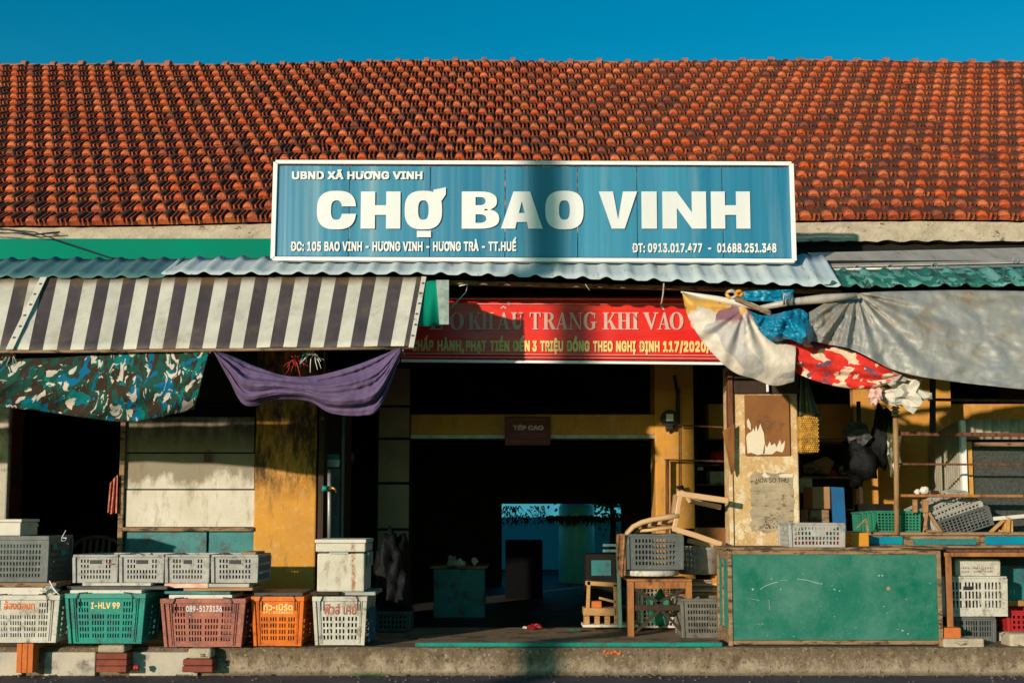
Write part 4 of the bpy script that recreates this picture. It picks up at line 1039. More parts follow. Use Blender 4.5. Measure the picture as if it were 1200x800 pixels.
# ---- four small grey crates
sf = panel_rects(slots([10], .13, .87, .0, .5), rows_(4, .12, .90, .66), lambda gi, ri, a: ri < 2 and .30 < a < .68)
ss = panel_rects(slots([5,5], .12, .88, .08), rows_(3, .15, .85, .6))
descs = [(84.5,137.5,'small grey crate nearest the big grey crate, red thread on its front','greyplastic'),(139,191.5,'second small grey crate from the left, above the gap between green and terracotta baskets','greyplastic'),
         (193.5,246,'third small grey crate, above the left half of the terracotta basket','greyplastic'),(247.5,303,'fourth small grey crate, blue sided, nearest the ochre pillar','greyplastic')]
for i, (a, b, lb, mt) in enumerate(descs):
    x0, x1, z0, z1 = box_px(a, 649.5, b, 682.5, .0)
    t = crate(lb, x1-x0-.02, .40, z1-z0, mt, ((x0+x1)/2, .21, z0), sf, ss, .97, .008, .018, True, 'small grey crates on the fish baskets', 'plastic_crate', (0, (z1-z0)*.74, .085 if i != 2 else .06))
    if i == 0: m = MB(); p = P(124, 659, -.008); m.tube([p, p+Vector((.03,-.004,-.008)), p+Vector((.06,0,-.006))], .003, 6); m.build('red_thread', V['redstring'], t)
    if i == 3:
        L = t['o']
        for k in range(3):
            m = MB(); m.box(L[0]+(x1-x0)/2-.006, L[0]+(x1-x0)/2-.002, L[1]-.17, L[1]+.17, z0+.02+k*.06, z0+.06+k*.06); m.build('side_slat', V['blueplastic'], t)
        slab('rusty brown board lying across the back of the fourth small crate', 282, 300, 646.5, 649, .12, .3, 'carton', name='wooden_board')
# ---- big dark crate at far left
bf = panel_rects(slots([16], .10, .90, .0, .5), rows_(6, .08, .88, .62))
V['dkgrey'] = mat('dark_grey_plastic', (.115,.12,.112), (.08,.085,.08), 6, .5, .15, dirt=(.22,.20,.17), d0=.57, d1=.7, dsc=12)
x0, x1, z0, z1 = box_px(-22, 627.5, 57.5, 681.5, -.05)
t = crate('large dark grey crate with a green liner, at the left edge', x1-x0-.02, .42, z1-z0, 'dkgrey', ((x0+x1)/2, .17, z0), bf, bf, .97, .008, .03)
m = MB(); m.box(x0+.04, x1-.04, .0, .006, z0+.16, z0+.28); m.build('green_liner', V['greenplastic'], t)
m = MB(); m.box(x0+.05, x1-.05, .02, .34, z0+.02, z0+.15); m.build('inner_tray', V['whiteplastic'], t, bevel=.01)
for k in range(2):
    m = MB(); m.box(x1-.008, x1-.003, .02+k*.16, .10+k*.16, z1-.10-k*.05, z1-.06-k*.05); m.build('green_tag', V['greenplastic'], t)
fb = thing('foam_box', 'small white foam box on top of the large dark grey crate', 'foam box', tuple(P(8, 627, .0)))
x0, x1, z0, z1 = box_px(-20, 612, 24, 627.3, .0); m = MB(); m.box(x0, x1, 0, .3, z0, z1); m.build('box', V['foam'], fb, bevel=.006)
x0, x1, z0, z1 = box_px(-20, 608, 25.5, 611.7, -.01); m = MB(); m.box(x0, x1, -.01, .31, z0, z1); m.build('lid', V['foam'], fb, bevel=.006)
m = MB(); m.bar(P(24,614,.15), P(45,615,.15), .012, .012); m.bar(P(35,615,.16), P(34,627,.16), .008, .008, up=(1,0,0)); tag(m.build('scrap_stick', V['foam']), 'pale stick lying behind the small foam box', 'stick')
string_line('wire', [P(77,621,-.02), P(73,629,-.04), P(72,633,-.05), P(76,633.5,-.05), P(78,630,-.04), P(74,630,-.04)], .0035, 'signwhite', 'bent white wire on the back corner of the dark grey crate')
# ---- white foam box with lid and rust runs
def mat_foamrust():
    t = NT('stained_foam'); s = t.sep(t.pos)
    c = t.mix(t.ramp(t.noise(t.pos, 5, 8, .7), .35, .65), (.64,.58,.47), (.52,.46,.36))
    c = t.mix(t.math('MULTIPLY', t.ramp(t.noise(t.mapv(t.pos, (1,1,.4)), 12, 9, .75), .54, .66), .7), c, (.25,.17,.09))
    wob = t.math('MULTIPLY', t.math('SUBTRACT', t.noise(t.mapv(t.pos, (0,0,1)), 14, 4), .5), .06)
    dx = t.math('ABSOLUTE', t.math('SUBTRACT', t.math('ADD', s[0], wob), P(415, 660, .08).x))
    k = t.math('MULTIPLY', t.ramp(dx, .006, .022, True), t.ramp(t.noise(t.pos, 30, 6, .7), .35, .55))
    c = t.mix(t.math('MULTIPLY', k, .9), c, (.30,.12,.03))
    return t.out(c, .8, t.noise(t.pos, 50, 6, .7), .6, .006, 0, .2)
V['foamrust'] = mat_foamrust()
fb = thing('foam_box', 'large stained white foam box with lid, on the white basket by the ochre pillar', 'foam box', tuple(P(400,693,.04)))
x0, x1, z0, z1 = box_px(371.5, 648, 427, 693, .04); m = MB(); m.box(x0, x1, .04, .44, z0, z1); m.build('box', V['foamrust'], fb, bevel=.012)
x0, x1, z0, z1 = box_px(369.8, 631.5, 428.4, 648.3, .03); m = MB(); m.box(x0, x1, .028, .452, z0+.012, z1-.03); m.build('lid_skirt', V['foamrust'], fb, bevel=.010)
m = MB(); m.box(x0-.006, x1+.006, .02, .46, z1-.029, z1); m.build('lid', V['foam'], fb, bevel=.008)
m = MB(); m.box(x0+.10, x0+.24, .022, .034, z0+.000, z0+.010); m.build('tape', V['steel'], fb)
m = MB(); m.box(x1-.004, x1+.016, .12, .36, z0-.10, z0+.01); m.build('handle', V['greyplastic'], fb, bevel=.004)
# ---- dark door frame, locker and tap beside the pillar
ld = thing('door_frame', 'dark wooden door frame on the right of the left ochre pillar', 'door frame', tuple(P(376,735,1.05)))
x0, x1, z0, z1 = box_px(372.5, 440, 379, 735, 1.08); m = MB(); m.box(x0, x1, 1.08, 1.25, 0, z1); m.build('jamb', V['darkwood'], ld, bevel=.005)
lk = thing('locker', 'dark grey locker with a pale edged door behind the tap pipe', 'locker', tuple(P(392,735,1.3)))
V['lockgrey'] = mat('locker_grey_paint', (.10,.11,.115), (.07,.08,.085), 4, .5)
x0, x1, z0, z1 = box_px(379, 470, 404, 735, 1.35); m = MB(); m.box(x0, x1, 1.38, 1.7, 0, z1); m.build('body', V['darkwood'], lk)
x0, x1, z0, z1 = box_px(380, 548, 398, 700, 1.33); m = MB(); m.box(x0, x1, 1.33, 1.37, z0, z1); m.build('door', V['lockgrey'], lk, bevel=.006)
x0, x1, z0, z1 = box_px(380, 538, 398, 547, 1.31); m = MB(); m.box(x0, x1, 1.31, 1.36, z0, z1); m.build('ledge', V['steel'], lk, bevel=.004)
x0, x1, z0, z1 = box_px(399.5, 480, 402.5, 735, 1.30); m = MB(); m.box(x0, x1, 1.30, 1.34, 0, z1); m.build('edge_strip', V['lockgrey'], lk)
x0, x1, z0, z1 = box_px(383, 532, 397, 538, 1.29); m = MB(); m.box(x0, x1, 1.31, 1.36, z0, z1); m.build('cloth_scrap', V['teal'], lk)
m = MB()
for k in range(9): c = P(393.5, 562+k*5, 1.325); m.box(c.x-.008, c.x+.008, 1.322, 1.33, c.z-.006, c.z+.006)
o = m.build('vent_slot', V['black'], lk); o['kind'] = 'stuff'
tp = thing('tap', 'brass tap with green handle on a pale upright pipe', 'tap', tuple(P(386,625,1.0)))
m = MB(); m.tube([P(386,550,1.0), P(386,640,1.0)], .016, 10); m.build('pipe', V['steel'], tp, smooth=True)
m = MB(); a = P(386,572,.98); m.tube([a, a+Vector((.03,-.02,.005)), a+Vector((.055,-.03,-.005)), a+Vector((.06,-.03,-.035))], [.014,.014,.013,.010], 8); m.build('spout', V['brass'], tp, smooth=True)
m = MB(); m.tube([a+Vector((-.055,-.02,0)), a+Vector((-.015,-.02,0))], [.022,.024], 10); m.tube([a+Vector((-.015,-.02,0)), a+Vector((0,-.02,0))], .008, 6); m.build('handle', V['greenplastic'], tp, smooth=True)
# ---- black bag by the inner pillar
clump('black_bag', 458, 686, 1.3, .15, .16, .42, 'blackbag', 'tall black plastic film bundle right of the white foam box', 21, rough=.28, sub=4, facets=False)
crate('small dark crate on the floor under the black film bundle', .28, .3, .16, 'charplastic', tuple(P(462, 737, 1.15)), panel_rects(slots([7], .1, .9, 0), rows_(3, .1, .9)), panel_rects(slots([7], .1, .9, 0), rows_(3, .1, .9)))
# ---- red striped cloth and brown chair in the dark doorway
V['redstripe'] = mat('red_checked_cloth', (.42,.03,.02), (.55,.28,.2), 30, .8, .2)
top = [(129,566,1.08),(134,560,1.08),(138,556,1.08)]; bot = [(126,600,1.08),(130,602,1.08),(137,601,1.08)]
tag(drape(top, bot, 20, 20, lambda u,v,px,py: -.02*math.sin(u*14), (1,1)).build('red_cloth', V['redstripe'], smooth=True, solid=.003), 'red checked cloth hanging on the edge of the dark doorway', 'cloth')
def chair(label, mt, loc, rot, name='plastic_chair', scale=1, arms=True):
    t = thing(name, label, 'chair', (0,0,0)); W, D, H = .24, .22, .42
    m = MB(); n = 8; vs = []; fs = []
    for i in range(n+1):
        for j in range(n+1):
            x = -W+2*W*i/n; y = -D+2*D*j/n; dip = -.02*(1-(x/W)**2)*(1-(y/D)**2)
            if j == 0: dip -= .03
            vs.append((x*(1-.08*(j/n)), y, H+dip))
    for i in range(n):
        for j in range(n): fs.append((i*(n+1)+j, (i+1)*(n+1)+j, (i+1)*(n+1)+j+1, i*(n+1)+j+1))
    m.add(vs, fs); m.build('seat', V[mt], t, smooth=True, solid=.012)
    for sx in (-1, 1):
        m = MB(); m.bar((sx*(W+.04), -D-.02, 0), (sx*(W-.01), -D+.02, H+.005), .055, .022, up=(1,.6*sx,0)); m.build('leg', V[mt], t, bevel=.005)
        m = MB(); m.bar((sx*(W+.0), D+.09, 0), (sx*(W-.04), D-.01, H+.005), .055, .022, up=(1,-.6*sx,0)); m.build('leg', V[mt], t, bevel=.005)
        if not arms: continue
        m = MB(); m.tube([(sx*(W), -D+.02, H), (sx*(W+.03), -D+.0, H+.12), (sx*(W+.035), -D+.06, H+.19), (sx*(W+.03), 0, H+.21), (sx*(W+.01), D*.8, H+.23), (sx*(W-.02), D+.06, H+.26)], [.020,.018,.020,.024,.022,.018], 8); m.build('armrest', V[mt], t, smooth=True)
    m = MB(); pts = []
    for k in range(15):
        a = math.pi*k/14; x = -math.cos(a)*(W-.015); z = H+.0+.24+math.sin(a)**.6*.21; y = D+.03+(z-H)*.22-.06*math.sin(a)*0
        pts.append((x, y, z))
    pts = [(-W+.02, D, H)]+pts+[(W-.02, D, H)]; m.tube(pts, .020, 8); m.build('back_frame', V[mt], t, smooth=True)
    for k in range(5):
        x = -.11+.055*k; zt = H+.24+math.sqrt(max(0, 1-(x/(W-.015))**2))**.6*.20
        m = MB(); m.bar((x, D-.005, H), (x, D+.03+(zt-H)*.22, zt), .030, .010, up=(0,1,.2)); m.build('back_slat', V[mt], t, bevel=.002)
    m = MB(); m.bar((-W+.03, D+.02, H+.09), (W-.03, D+.02, H+.09), .03, .014, up=(0,1,0)); m.build('back_rail', V[mt], t)
    t.location = loc; t.rotation_euler = rot; t.scale = (scale,)*3
    return t
c = P(101, 728, 1.75); chair('dark brown plastic chair in the left doorway', 'brownplastic', (c.x, c.y, -.12), (0,0,R(8)))
# ================================================================== CENTRE AND RIGHT OF THE ENTRANCE
# low boards on the floor with a green painted edge
th_ = thing('threshold_board', 'tan threshold board with green painted front edge at the entrance', 'board', tuple(P(660,752,.06)))
m = MB(); a, b = P(487,752.5,.05), P(846,752.5,.05); m.box(a.x, b.x, .05, .052+.30, .0015, .026); m.build('board', V['floor'], th_, bevel=.004)
m = MB(); m.box(a.x+.0, b.x, .034, .049, .001, .030); m.build('painted_edge', V['greenplastic'], th_, bevel=.003)
# charcoal crate on white slab on wooden table
tb = thing('wooden_table', 'rough orange brown wooden table with crossed braces under the white slab', 'table', tuple(P(772,740,.7)))
zt = P(772, 678, .72).z
x0, x1 = P(735,700,.72).x, P(811,700,.72).x
V['orangewood'] = mat('orange_brown_wood', (.40,.16,.045), (.26,.09,.03), 6, .7, .5, 50, stretch=(2,2,.6), dirt=(.06,.025,.015), d0=.54, d1=.66)
m = MB(); m.box(x0, x1, .70, 1.12, zt-.02, zt); m.build('tabletop', V['orangewood'], tb, bevel=.005)
m = MB(); m.box(x0+.04, x1-.02, .715, .74, zt-.075, zt-.021); m.build('apron', V['orangewood'], tb, bevel=.004)
for (lx, ly) in ((x0+.002, .70), (x1-.05, .71), (x0+.03, 1.06), (x1-.05, 1.06)):
    m = MB(); m.box(lx, lx+.05, ly, ly+.045, .0, zt-.021); m.build('leg', V['orangewood'], tb, bevel=.004)
m = MB(); m.box(x0+.055, x1-.05, .712, .735, .20, .245); m.build('stretcher', V['darkwood'], tb, bevel=.004)
for (a, b) in (((x0+.06, .725, zt-.08), (x0+.27, .725, .25)), ((x1-.06, .725, zt-.08), (x0+.22, .725, .25)), ((x0+.06, .725, .03), (x0+.25, .725, .20)), ((x1-.07, .725, .03), (x0+.27, .725, .20))):
    m = MB(); m.bar(a, b, .022, .022, up=(0,1,0)); m.build('brace', V['darkwood'], tb)
x0c, x1c, z0, z1 = box_px(729, 667.5, 802, 676.5, .66)
sb = thing('white_slab', 'round edged white slab between charcoal crate and wooden table', 'board', ((x0c+x1c)/2, .9, z0))
m = MB(); m.lathe([(0,.0),(.20,.0),(.235,.006),(.24,.02),(.235,.045),(.20,.05),(0,.05)], ((x0c+x1c)/2, .92, z0+.003), 32); m.build('slab', V['whiteplastic'], sb, smooth=True, bevel=.003)
cf = panel_rects(slots([12], .12, .88, 0, .55), rows_(5, .10, .92, .62))
V['brownedgrey'] = mat('grimy_grey_plastic', (.17,.155,.125), (.12,.11,.09), 6, .65, .2, dirt=(.07,.06,.045), d0=.5, d1=.66, dsc=12)
x0, x1, z0, z1 = box_px(734.5, 625.5, 801, 667, .72)
crate('charcoal crate standing on the white slab under the upturned chair', x1-x0-.016, .36, z1-z0, 'dkgrey', ((x0+x1)/2, .91, z0), cf, cf, .98, .006, .02)
# mesh basket seen through the table legs
x0, x1, z0, z1 = box_px(752, 688, 795, 738, .98)
t = crate('pale wire basket behind the crossed table braces', x1-x0, .3, z1-z0, 'whiteplastic', ((x0+x1)/2+.02, 1.32, z0), panel_rects(slots([9], .04, .96, 0, .72), rows_(9, .04, .96, .75)), panel_rects(slots([7], .04, .96, 0, .72), rows_(9, .04, .96, .75)), 1, .004, .012)
clump('green_bundle', 773, 712, 1.15, .10, .06, .13, 'mintplastic', 'green plastic bundle inside the pale wire basket', 31, sub=2, rough=.4)
x0, x1, z0, z1 = box_px(799, 698, 850, 744, .62)
crate('grey brown crate on the floor left of the green cabinet', x1-x0, .34, z1-z0, 'brownedgrey', ((x0+x1)/2, .80, 0), cf, cf, .94, .008, .022, ribs=0)
# basin behind the charcoal crate
m = MB(); c = P(818, 672, 1.25); m.lathe([(0,.0),(.15,0),(.165,.01),(.19,.20),(.205,.215),(.205,.225),(.19,.225),(.15,.02),(0,.02)], c, 28)
tag(m.build('white_basin', V['greyplastic'], smooth=True), 'round pale grey basin right of the charcoal crate', 'basin')
bx = thing('newspaper_stack', 'stack of folded papers in an orange carton behind the green cabinet', 'papers', tuple(P(826,698,1.3)))
for k in range(6):
    c = P(824, 692-k*2.4, 1.28); m = MB(); m.M = Matrix.Translation(c) @ Matrix.Rotation(random.uniform(-.12,.12), 4, 'Z'); m.box(-.10, .10, -.08, .08, 0, .011); m.build('paper', V[('foam','greyplastic','carton')[k % 3]], bx)
x0, x1, z0, z1 = box_px(834, 673, 846, 700, 1.25); m = MB(); m.box(x0, x1, 1.2, 1.35, z0, z1); m.build('carton_side', V['orangecarton'], bx)
x0, x1, z0, z1 = box_px(812, 694, 836, 704, 1.2); m = MB(); m.box(x0, x1, 1.2, 1.5, z0-.2, z1); m.build('carton_base', V['carton'], bx)
# cloth hanging on the left of the charcoal crate
V['patterncloth'] = mat('orange_patterned_cloth', (.55,.24,.09), (.10,.05,.035), 22, .8, .3)
top = [(722,626,.74),(728,625,.72),(733,626,.70)]; bot = [(724,672,.74),(729,676,.72),(733,674,.70)]
tag(drape(top, bot, 16, 24, lambda u,v,px,py: -.015*math.sin(u*9+v*4), (1,1)).build('patterned_cloth', V['patterncloth'], smooth=True, solid=.004), 'orange patterned cloth hanging left of the charcoal crate', 'cloth')
# white stand with two bars
ws = thing('white_stand', 'white upright stand with two short bars left of the table', 'stand', tuple(P(725,734,.95)))
m = MB(); m.bar(P(727,735,.95), P(724,640,.95), .04, .03); m.build('post', V['signwhite'], ws, bevel=.006)
for y in (638.5, 645):
    m = MB(); m.bar(P(706.5,y,.95), P(726,y,.95), .03, .022); m.build('bar', V['signwhite'], ws, bevel=.004)
# low wooden stool / pallet piece
ps = thing('wooden_stool', 'small pale wooden stool with slatted base left of the white stand', 'stool', tuple(P(704,735,1.15)))
for (a, b, w_, t_, nm) in (((688,735),(690,680),.03,.03,'leg'), ((722,733),(721,684),.03,.03,'leg'), ((686,682.5),(726,685),.035,.03,'top_rail'), ((702,700),(722,705),.02,.03,'brace')):
    m = MB(); m.bar(P(a[0],a[1],1.15), P(b[0],b[1],1.15), w_, t_, up=(0,1,0)); m.build(nm, V['woodlight'], ps, bevel=.003)
x0, x1, z0, z1 = box_px(684, 712, 721, 721, 1.12); m = MB(); m.box(x0, x1, 1.12, 1.30, z0, z1); m.build('board', V['woodlight'], ps, bevel=.004)
for a in (685, 697, 709):
    x0, x1, z0, z1 = box_px(a, 721.5, a+6, 731, 1.13); m = MB(); m.box(x0, x1, 1.13, 1.28, z0, z1); m.build('block', V['woodlight'], ps, bevel=.003)
x0, x1, z0, z1 = box_px(683, 731.3, 748, 734.6, 1.1); m = MB(); m.box(x0, x1, 1.1, 1.32, z0, z1); m.build('base_board', V['foam'], ps, bevel=.003)
x0, x1, z0, z1 = box_px(691, 704, 705, 711.6, 1.16); m = MB(); m.box(x0, x1, 1.16, 1.26, z0, z1); tag(m.build('brick', V['obrick'], bevel=.004), 'orange brick lying on the small wooden stool', 'brick')
# tan plastic chair thrown on its back over the crate: legs to the right, back curving down to the left
ch = thing('plastic_chair', 'tan plastic chair lying on its back over the charcoal crate, legs in the air', 'chair', tuple(P(765,625,.95)))
def cbar(pts, Y, w_, t_, nm, Y2=None):
    q = [P(a, b, Y if Y2 is None else Y+(Y2-Y)*i/(len(pts)-1)) for i, (a, b) in enumerate(pts)]
    m = MB()
    for u, v in zip(q[:-1], q[1:]):
        d = (v-u).normalized()*.006; m.bar(u-d, v+d, t_, w_, up=Vector((0,1,0)).cross(v-u))
    return m.build(nm, V['chairplastic'], ch, bevel=.007)
NY, FY = .74, 1.12
cbar([(794,578),(822,582),(853,586.5)], NY, .046, .035, 'leg', NY-.03)
cbar([(789,619),(815,627),(845,637.5)], NY, .044, .035, 'leg', NY-.03)
cbar([(806,586),(825,590),(844,594)], FY, .042, .035, 'leg', FY+.03)
cbar([(806,633),(822,637),(838,641)], FY, .042, .035, 'leg', FY+.03)
cbar([(798,576),(795,592),(793,606),(790,620)], NY, .040, .035, 'seat_edge')
cbar([(798,576),(803,578),(806,584),(808,588)], NY, .03, .03, 'seat_corner')
m = MB(); vs = []; fs = []
for i in range(9):
    for j in range(7):
        t = i/8; u = j/6; a = P(796-5*t, 577+42*t, NY+.01); b = P(789-6*t, 580+38*t, FY); p = a.lerp(b, u); p.x += .03*math.sin(math.pi*t)*math.sin(math.pi*u); vs.append(p)
for i in range(8):
    for j in range(6): fs.append((i*7+j, i*7+j+1, (i+1)*7+j+1, (i+1)*7+j))
m.add(vs, fs); m.build('seat', V['chairplastic'], ch, smooth=True, solid=.014)
bk = [(795,604),(780,606),(765,608.5),(752,612),(742,617),(735,624),(731,634),(729,648)]
m = MB(); m.tube([P(a, b, NY+.0) for a, b in bk], [.026,.024,.022,.022,.021,.020,.018,.014], 8); m.build('back_frame', V['chairplastic'], ch, smooth=True)
bk2 = [(790,612),(775,613),(762,615),(752,618),(744,624)]
m = MB(); m.tube([P(a, b, FY-.02) for a, b in bk2], [.024,.022,.022,.020,.018], 8); m.build('back_frame', V['chairplastic'], ch, smooth=True)
for k, (px, py, px2, py2) in enumerate(((781,607,778,613), (768,609,766,615), (756,612,755,618), (744,617,746,623))):
    m = MB(); m.bar(P(px,py,NY+.02), P(px2,py2,FY-.04), .05, .012, up=(0,0,1)); m.build('back_slat', V['chairplastic'], ch, bevel=.003)
m = MB(); m.tube([P(791,617,NY+.02), P(760,621,NY+.05), P(746,622,NY+.1)], [.016,.014,.012], 8); m.build('back_rail', V['chairplastic'], ch, smooth=True)
# ---- yellow pillar fittings: meter, cable, conduit frame
em = thing('electricity_meter', 'round black electricity meter with white dial on the inner ochre pillar', 'meter', tuple(P(784,491,2.25)))
c = P(784, 490, 2.25)
def disc(c, r, y0, y1, n=24):
    m = MB(); m.poly([Vector((c.x+math.cos(2*math.pi*k/n)*r, y0, c.z+math.sin(2*math.pi*k/n)*r)) for k in range(n)], (0, y1-y0, 0)); return m
disc(c, .078, 2.20, 2.30).build('case', V['black'], em, bevel=.006)
m = MB(); m.box(c.x-.033, c.x+.033, 2.193, 2.199, c.z-.030, c.z+.036); m.build('dial', V['signwhite'], em, bevel=.002)
m = MB(); m.box(c.x-.03, c.x+.03, 2.21, 2.29, c.z-.105, c.z-.075); m.build('terminal_box', V['black'], em)
string_line('cable', [P(790,440,2.26), P(794,460,2.25), P(793,485,2.24), P(789,500,2.24), P(781,505,2.24)], .014, 'black', 'thick black cable curving down beside the meter')
string_line('cable', [P(796,455,2.27), P(796,520,2.27), P(796,575,2.27)], .005, 'black', 'thin dark wire running down the inner ochre pillar')
cf_ = thing('pipe_frame', 'dark brown pipe frame standing against the inner ochre pillar', 'frame', tuple(P(782,640,2.2)))
m = MB(); m.bar(P(782,660,2.2), P(782,538,2.2), .035, .03); m.build('upright', V['brownwood'], cf_)
m = MB(); m.bar(P(779,538.5,2.2), P(858,540.5,2.2), .02, .016); m.build('crossbar', V['brownwood'], cf_)
m = MB(); m.bar(P(795,498,2.2), P(858,501,2.2), .02, .014); tag(m.build('thin_rail', V['brownwood']), 'thin dark rail between meter and plaster pillar', 'rail')
clump('cord_knot', 797, 571, 2.2, .035, .03, .02, 'black', 'dark knot of cord above the upturned chair', 33, sub=2)
# things on shelves between the pillars (3 m back)
def pbox(name, label, cat, x0, y0, x1, y1, Y, d, mt, bev=.006, rz=0):
    a, b, z0, z1 = box_px(x0, y0, x1, y1, Y); m = MB(); cx = (a+b)/2; m.M = Matrix.Translation((cx, Y+d/2, z0)) @ Matrix.Rotation(rz, 4, 'Z'); m.box(a-cx, b-cx, -d/2, d/2, 0, z1-z0); return tag(m.build(name, V[mt], bevel=bev), label, cat)
sh = thing('back_shelf', 'dark shelf rack between the inner ochre pillar and the plaster pillar', 'shelf', tuple(P(832,640,2.9)))
for y in (544, 567, 617):
    m = MB(); a, b = P(816,y,2.9), P(862,y,2.9); m.box(a.x, b.x, 2.85, 3.1, a.z-.012, a.z); m.build('shelf_board', V['oldwood' if y != 617 else 'orangewood'], sh)
for x in (817, 861):
    m = MB(); a = P(x,700,2.98); m.box(a.x-.015, a.x+.015, 2.9, 2.93, -.12, P(x,520,2.9).z); m.build('upright', V['darkwood'], sh)
pbox('paper_parcel', 'cream paper parcel on the back shelf right of the chair legs', 'parcel', 832, 552, 854, 566.5, 2.86, .2, 'palestone')
clump('red_bundle', 843, 536, 2.95, .08, .07, .08, 'redplastic', 'dim red bundle on the top back shelf', 41, sub=2)
pbox('switch_box', 'tiny white switch box above the back shelf', 'switch box', 817.5, 547, 824, 550.5, 2.84, .03, 'signwhite', .002)
pbox('orange_board', 'orange wooden board low behind the fallen chair', 'board', 800, 618, 861, 640, 2.3, .03, 'orangewood')
clump('onion', 857, 613, 2.4, .035, .035, .04, 'carton', 'brownish onion on the orange board by the plaster pillar', 44, sub=2, rough=.1, facets=False, cat='onion')
# ---- plaster pillar fittings
bd = thing('notice_board', 'brown board with torn white poster remains on the plaster pillar', 'notice board', tuple(P(899,533,.9)))
V['brownboard'] = mat('brown_painted_board', (.26,.105,.028), (.19,.075,.022), 3, .7, .3, 40, dirt=(.08,.035,.015), d0=.56, d1=.72)
V['paper'] = mat('torn_white_paper', (.70,.60,.45), (.62,.53,.40), 6, .85, .3)
x0, x1, z0, z1 = box_px(873.5, 462.5, 925.5, 533.5, .89); m = MB(); m.box(x0, x1, .895, .919, z0, z1); m.build('panel', V['brownboard'], bd, bevel=.003)
for i, pts in enumerate([[(875,493),(877,490),(879.5,496),(880,504),(876,500)],
     [(876,531),(874.5,512),(876,508),(881,505),(883,501),(884,506),(886,498),(888,505),(891,496),(893,502),(895,507),(896.5,520),(896,531),(888,533),(880,530)],
     [(894,532),(896,520),(899,524),(902,517),(904,522),(908,519),(910,524),(914,515),(916,521),(920,516),(919,525),(917,530),(910,528),(905,532)]]):
    m = MB(); m.poly([P(a, b, .892) for a, b in pts], (0, .002, 0)); m.build('torn_poster', V['paper'], bd)
pt = thing('old_poster', 'peeling grey paper notice on the lower plaster pillar', 'poster', tuple(P(905,622,.915)))
V['oldpaper'] = mat('peeling_grey_paper', (.45,.35,.22), (.28,.22,.15), 9, .9, .8, 40, dirt=(.14,.10,.06), d0=.54, d1=.64, dsc=14, stretch=(1,1,2))
pts = []
for k in range(44):
    a = 2*math.pi*k/44; x = 905+25*max(-1, min(1, 1.35*math.cos(a))); y = 588+35*max(-1, min(1, 1.35*math.sin(a)))
    pts.append((x+random.uniform(-1.6,1.6), y+random.uniform(-1.6,1.6)))
m = MB(); m.poly([P(a, b, .915) for a, b in pts], (0, .002, 0)); m.build('paper', V['oldpaper'], pt)
for i, ptl in enumerate([[(893,557),(896,552),(899,556),(903,558),(897,560)], [(913,556),(920,554.5),(930,555),(929,559),(914,559)]]):
    m = MB(); m.poly([P(a, b, .913) for a, b in ptl], (0, .0015, 0)); m.build('torn_flap', V['paper'], pt)
put_text(pt, 'HOÀ SƠ THU', 886, 924, 565, 560, .9125, 'blacktext', INTER, .0)
m = MB()
for k in range(26):
    c = P(random.uniform(892, 925), random.uniform(611, 619), .9125); r_ = random.uniform(.003,.009); m.add([c+Vector((math.cos(q)*r_*random.uniform(.5,1.2), 0, math.sin(q)*r_*random.uniform(.5,1.3))) for q in [2*math.pi*i/6 for i in range(6)]], [tuple(range(6))])
o = m.build('torn_print', V['blacktext'], pt); o['kind'] = 'stuff'
x0, x1, z0, z1 = box_px(860, 428, 936, 461, .90); m = MB(); m.box(x0, x1, .895, .919, z0, z1); tag(m.build('dark_board', V['darkwood'], bevel=.004), 'dark board across the top of the plaster pillar', 'board')
m = MB(); m.bar(P(899,445,.85), P(899.5,459,.85), .018, .02, up=(0,1,0)); m.bar(P(901,444,.86), P(899,449,.86), .035, .02, up=(0,1,0)); tag(m.build('hanging_hook', V['signwhite'], bevel=.003), 'pale hook hanging in front of the dark board', 'hook')
dj = thing('door_jamb', 'red brown timber post against the left of the plaster pillar', 'post', tuple(P(858,640,.9)))
x0, x1, z0, z1 = box_px(854.5, 434, 860, 640, .88); m = MB(); m.box(x0, x1, .88, .97, P(857,503,.88).z, z1); m.build('upper_post', V['brownwood'], dj, bevel=.004)
m = MB(); m.box(x0, x1-.005, .90, .98, 0, P(857,553,.88).z); m.build('lower_post', V['tanpillar'], dj, bevel=.006)
lp = [P(847,505,.80), P(861,496,.84), P(861,552,.84), P(857,556,.82)]; m = MB(); m.poly(lp, (0,.02,0)); tag(m.build('leaning_plank', V['orangewood'], bevel=.004), 'short brown plank wedged slanting beside the plaster pillar', 'plank')
# bag of golden corn
cb = thing('corn_bag', 'olive net bag of golden corn hanging right of the plaster pillar', 'bag', tuple(P(948,535,.75)))
V['corn'] = mat('golden_grain', (.72,.40,.06), (.28,.12,.02), 26, .5, 1.0, 60, bdist=.01)
V['olivefilm'] = mat('olive_bag_film', (.09,.085,.03), (.05,.045,.02), 6, .3, .5, 20, spec=.5)
import bmesh
rnd = random.Random(3)
m = MB(); c = P(947, 500, .72)
m.box(c.x-.075, c.x+.065, .68, .80, P(947,531,.72).z, P(947,486,.72).z); m.build('core', V['corn'], cb, bevel=.03)
grain = MB()
for i in range(9):
    for j in range(17):
        gx = c.x-.068+.016*i+(j % 2)*.008; gz = P(947,529,.72).z+.0165*j
        bm = bmesh.new(); bmesh.ops.create_icosphere(bm, subdivisions=1, radius=.0095)
        grain.add([v.co+Vector((gx+rnd.uniform(-.003,.003), .678+rnd.uniform(-.003,.003), gz)) for v in bm.verts], [tuple(v.index for v in f.verts) for f in bm.faces]); bm.free()
o = grain.build('grain', V['corn'], cb, smooth=True); o['kind'] = 'stuff'
top = [(938,440,.74),(942,440,.74),(946,442,.76)]; bot = [(936,488,.70),(950,487,.68),(962,490,.74)]
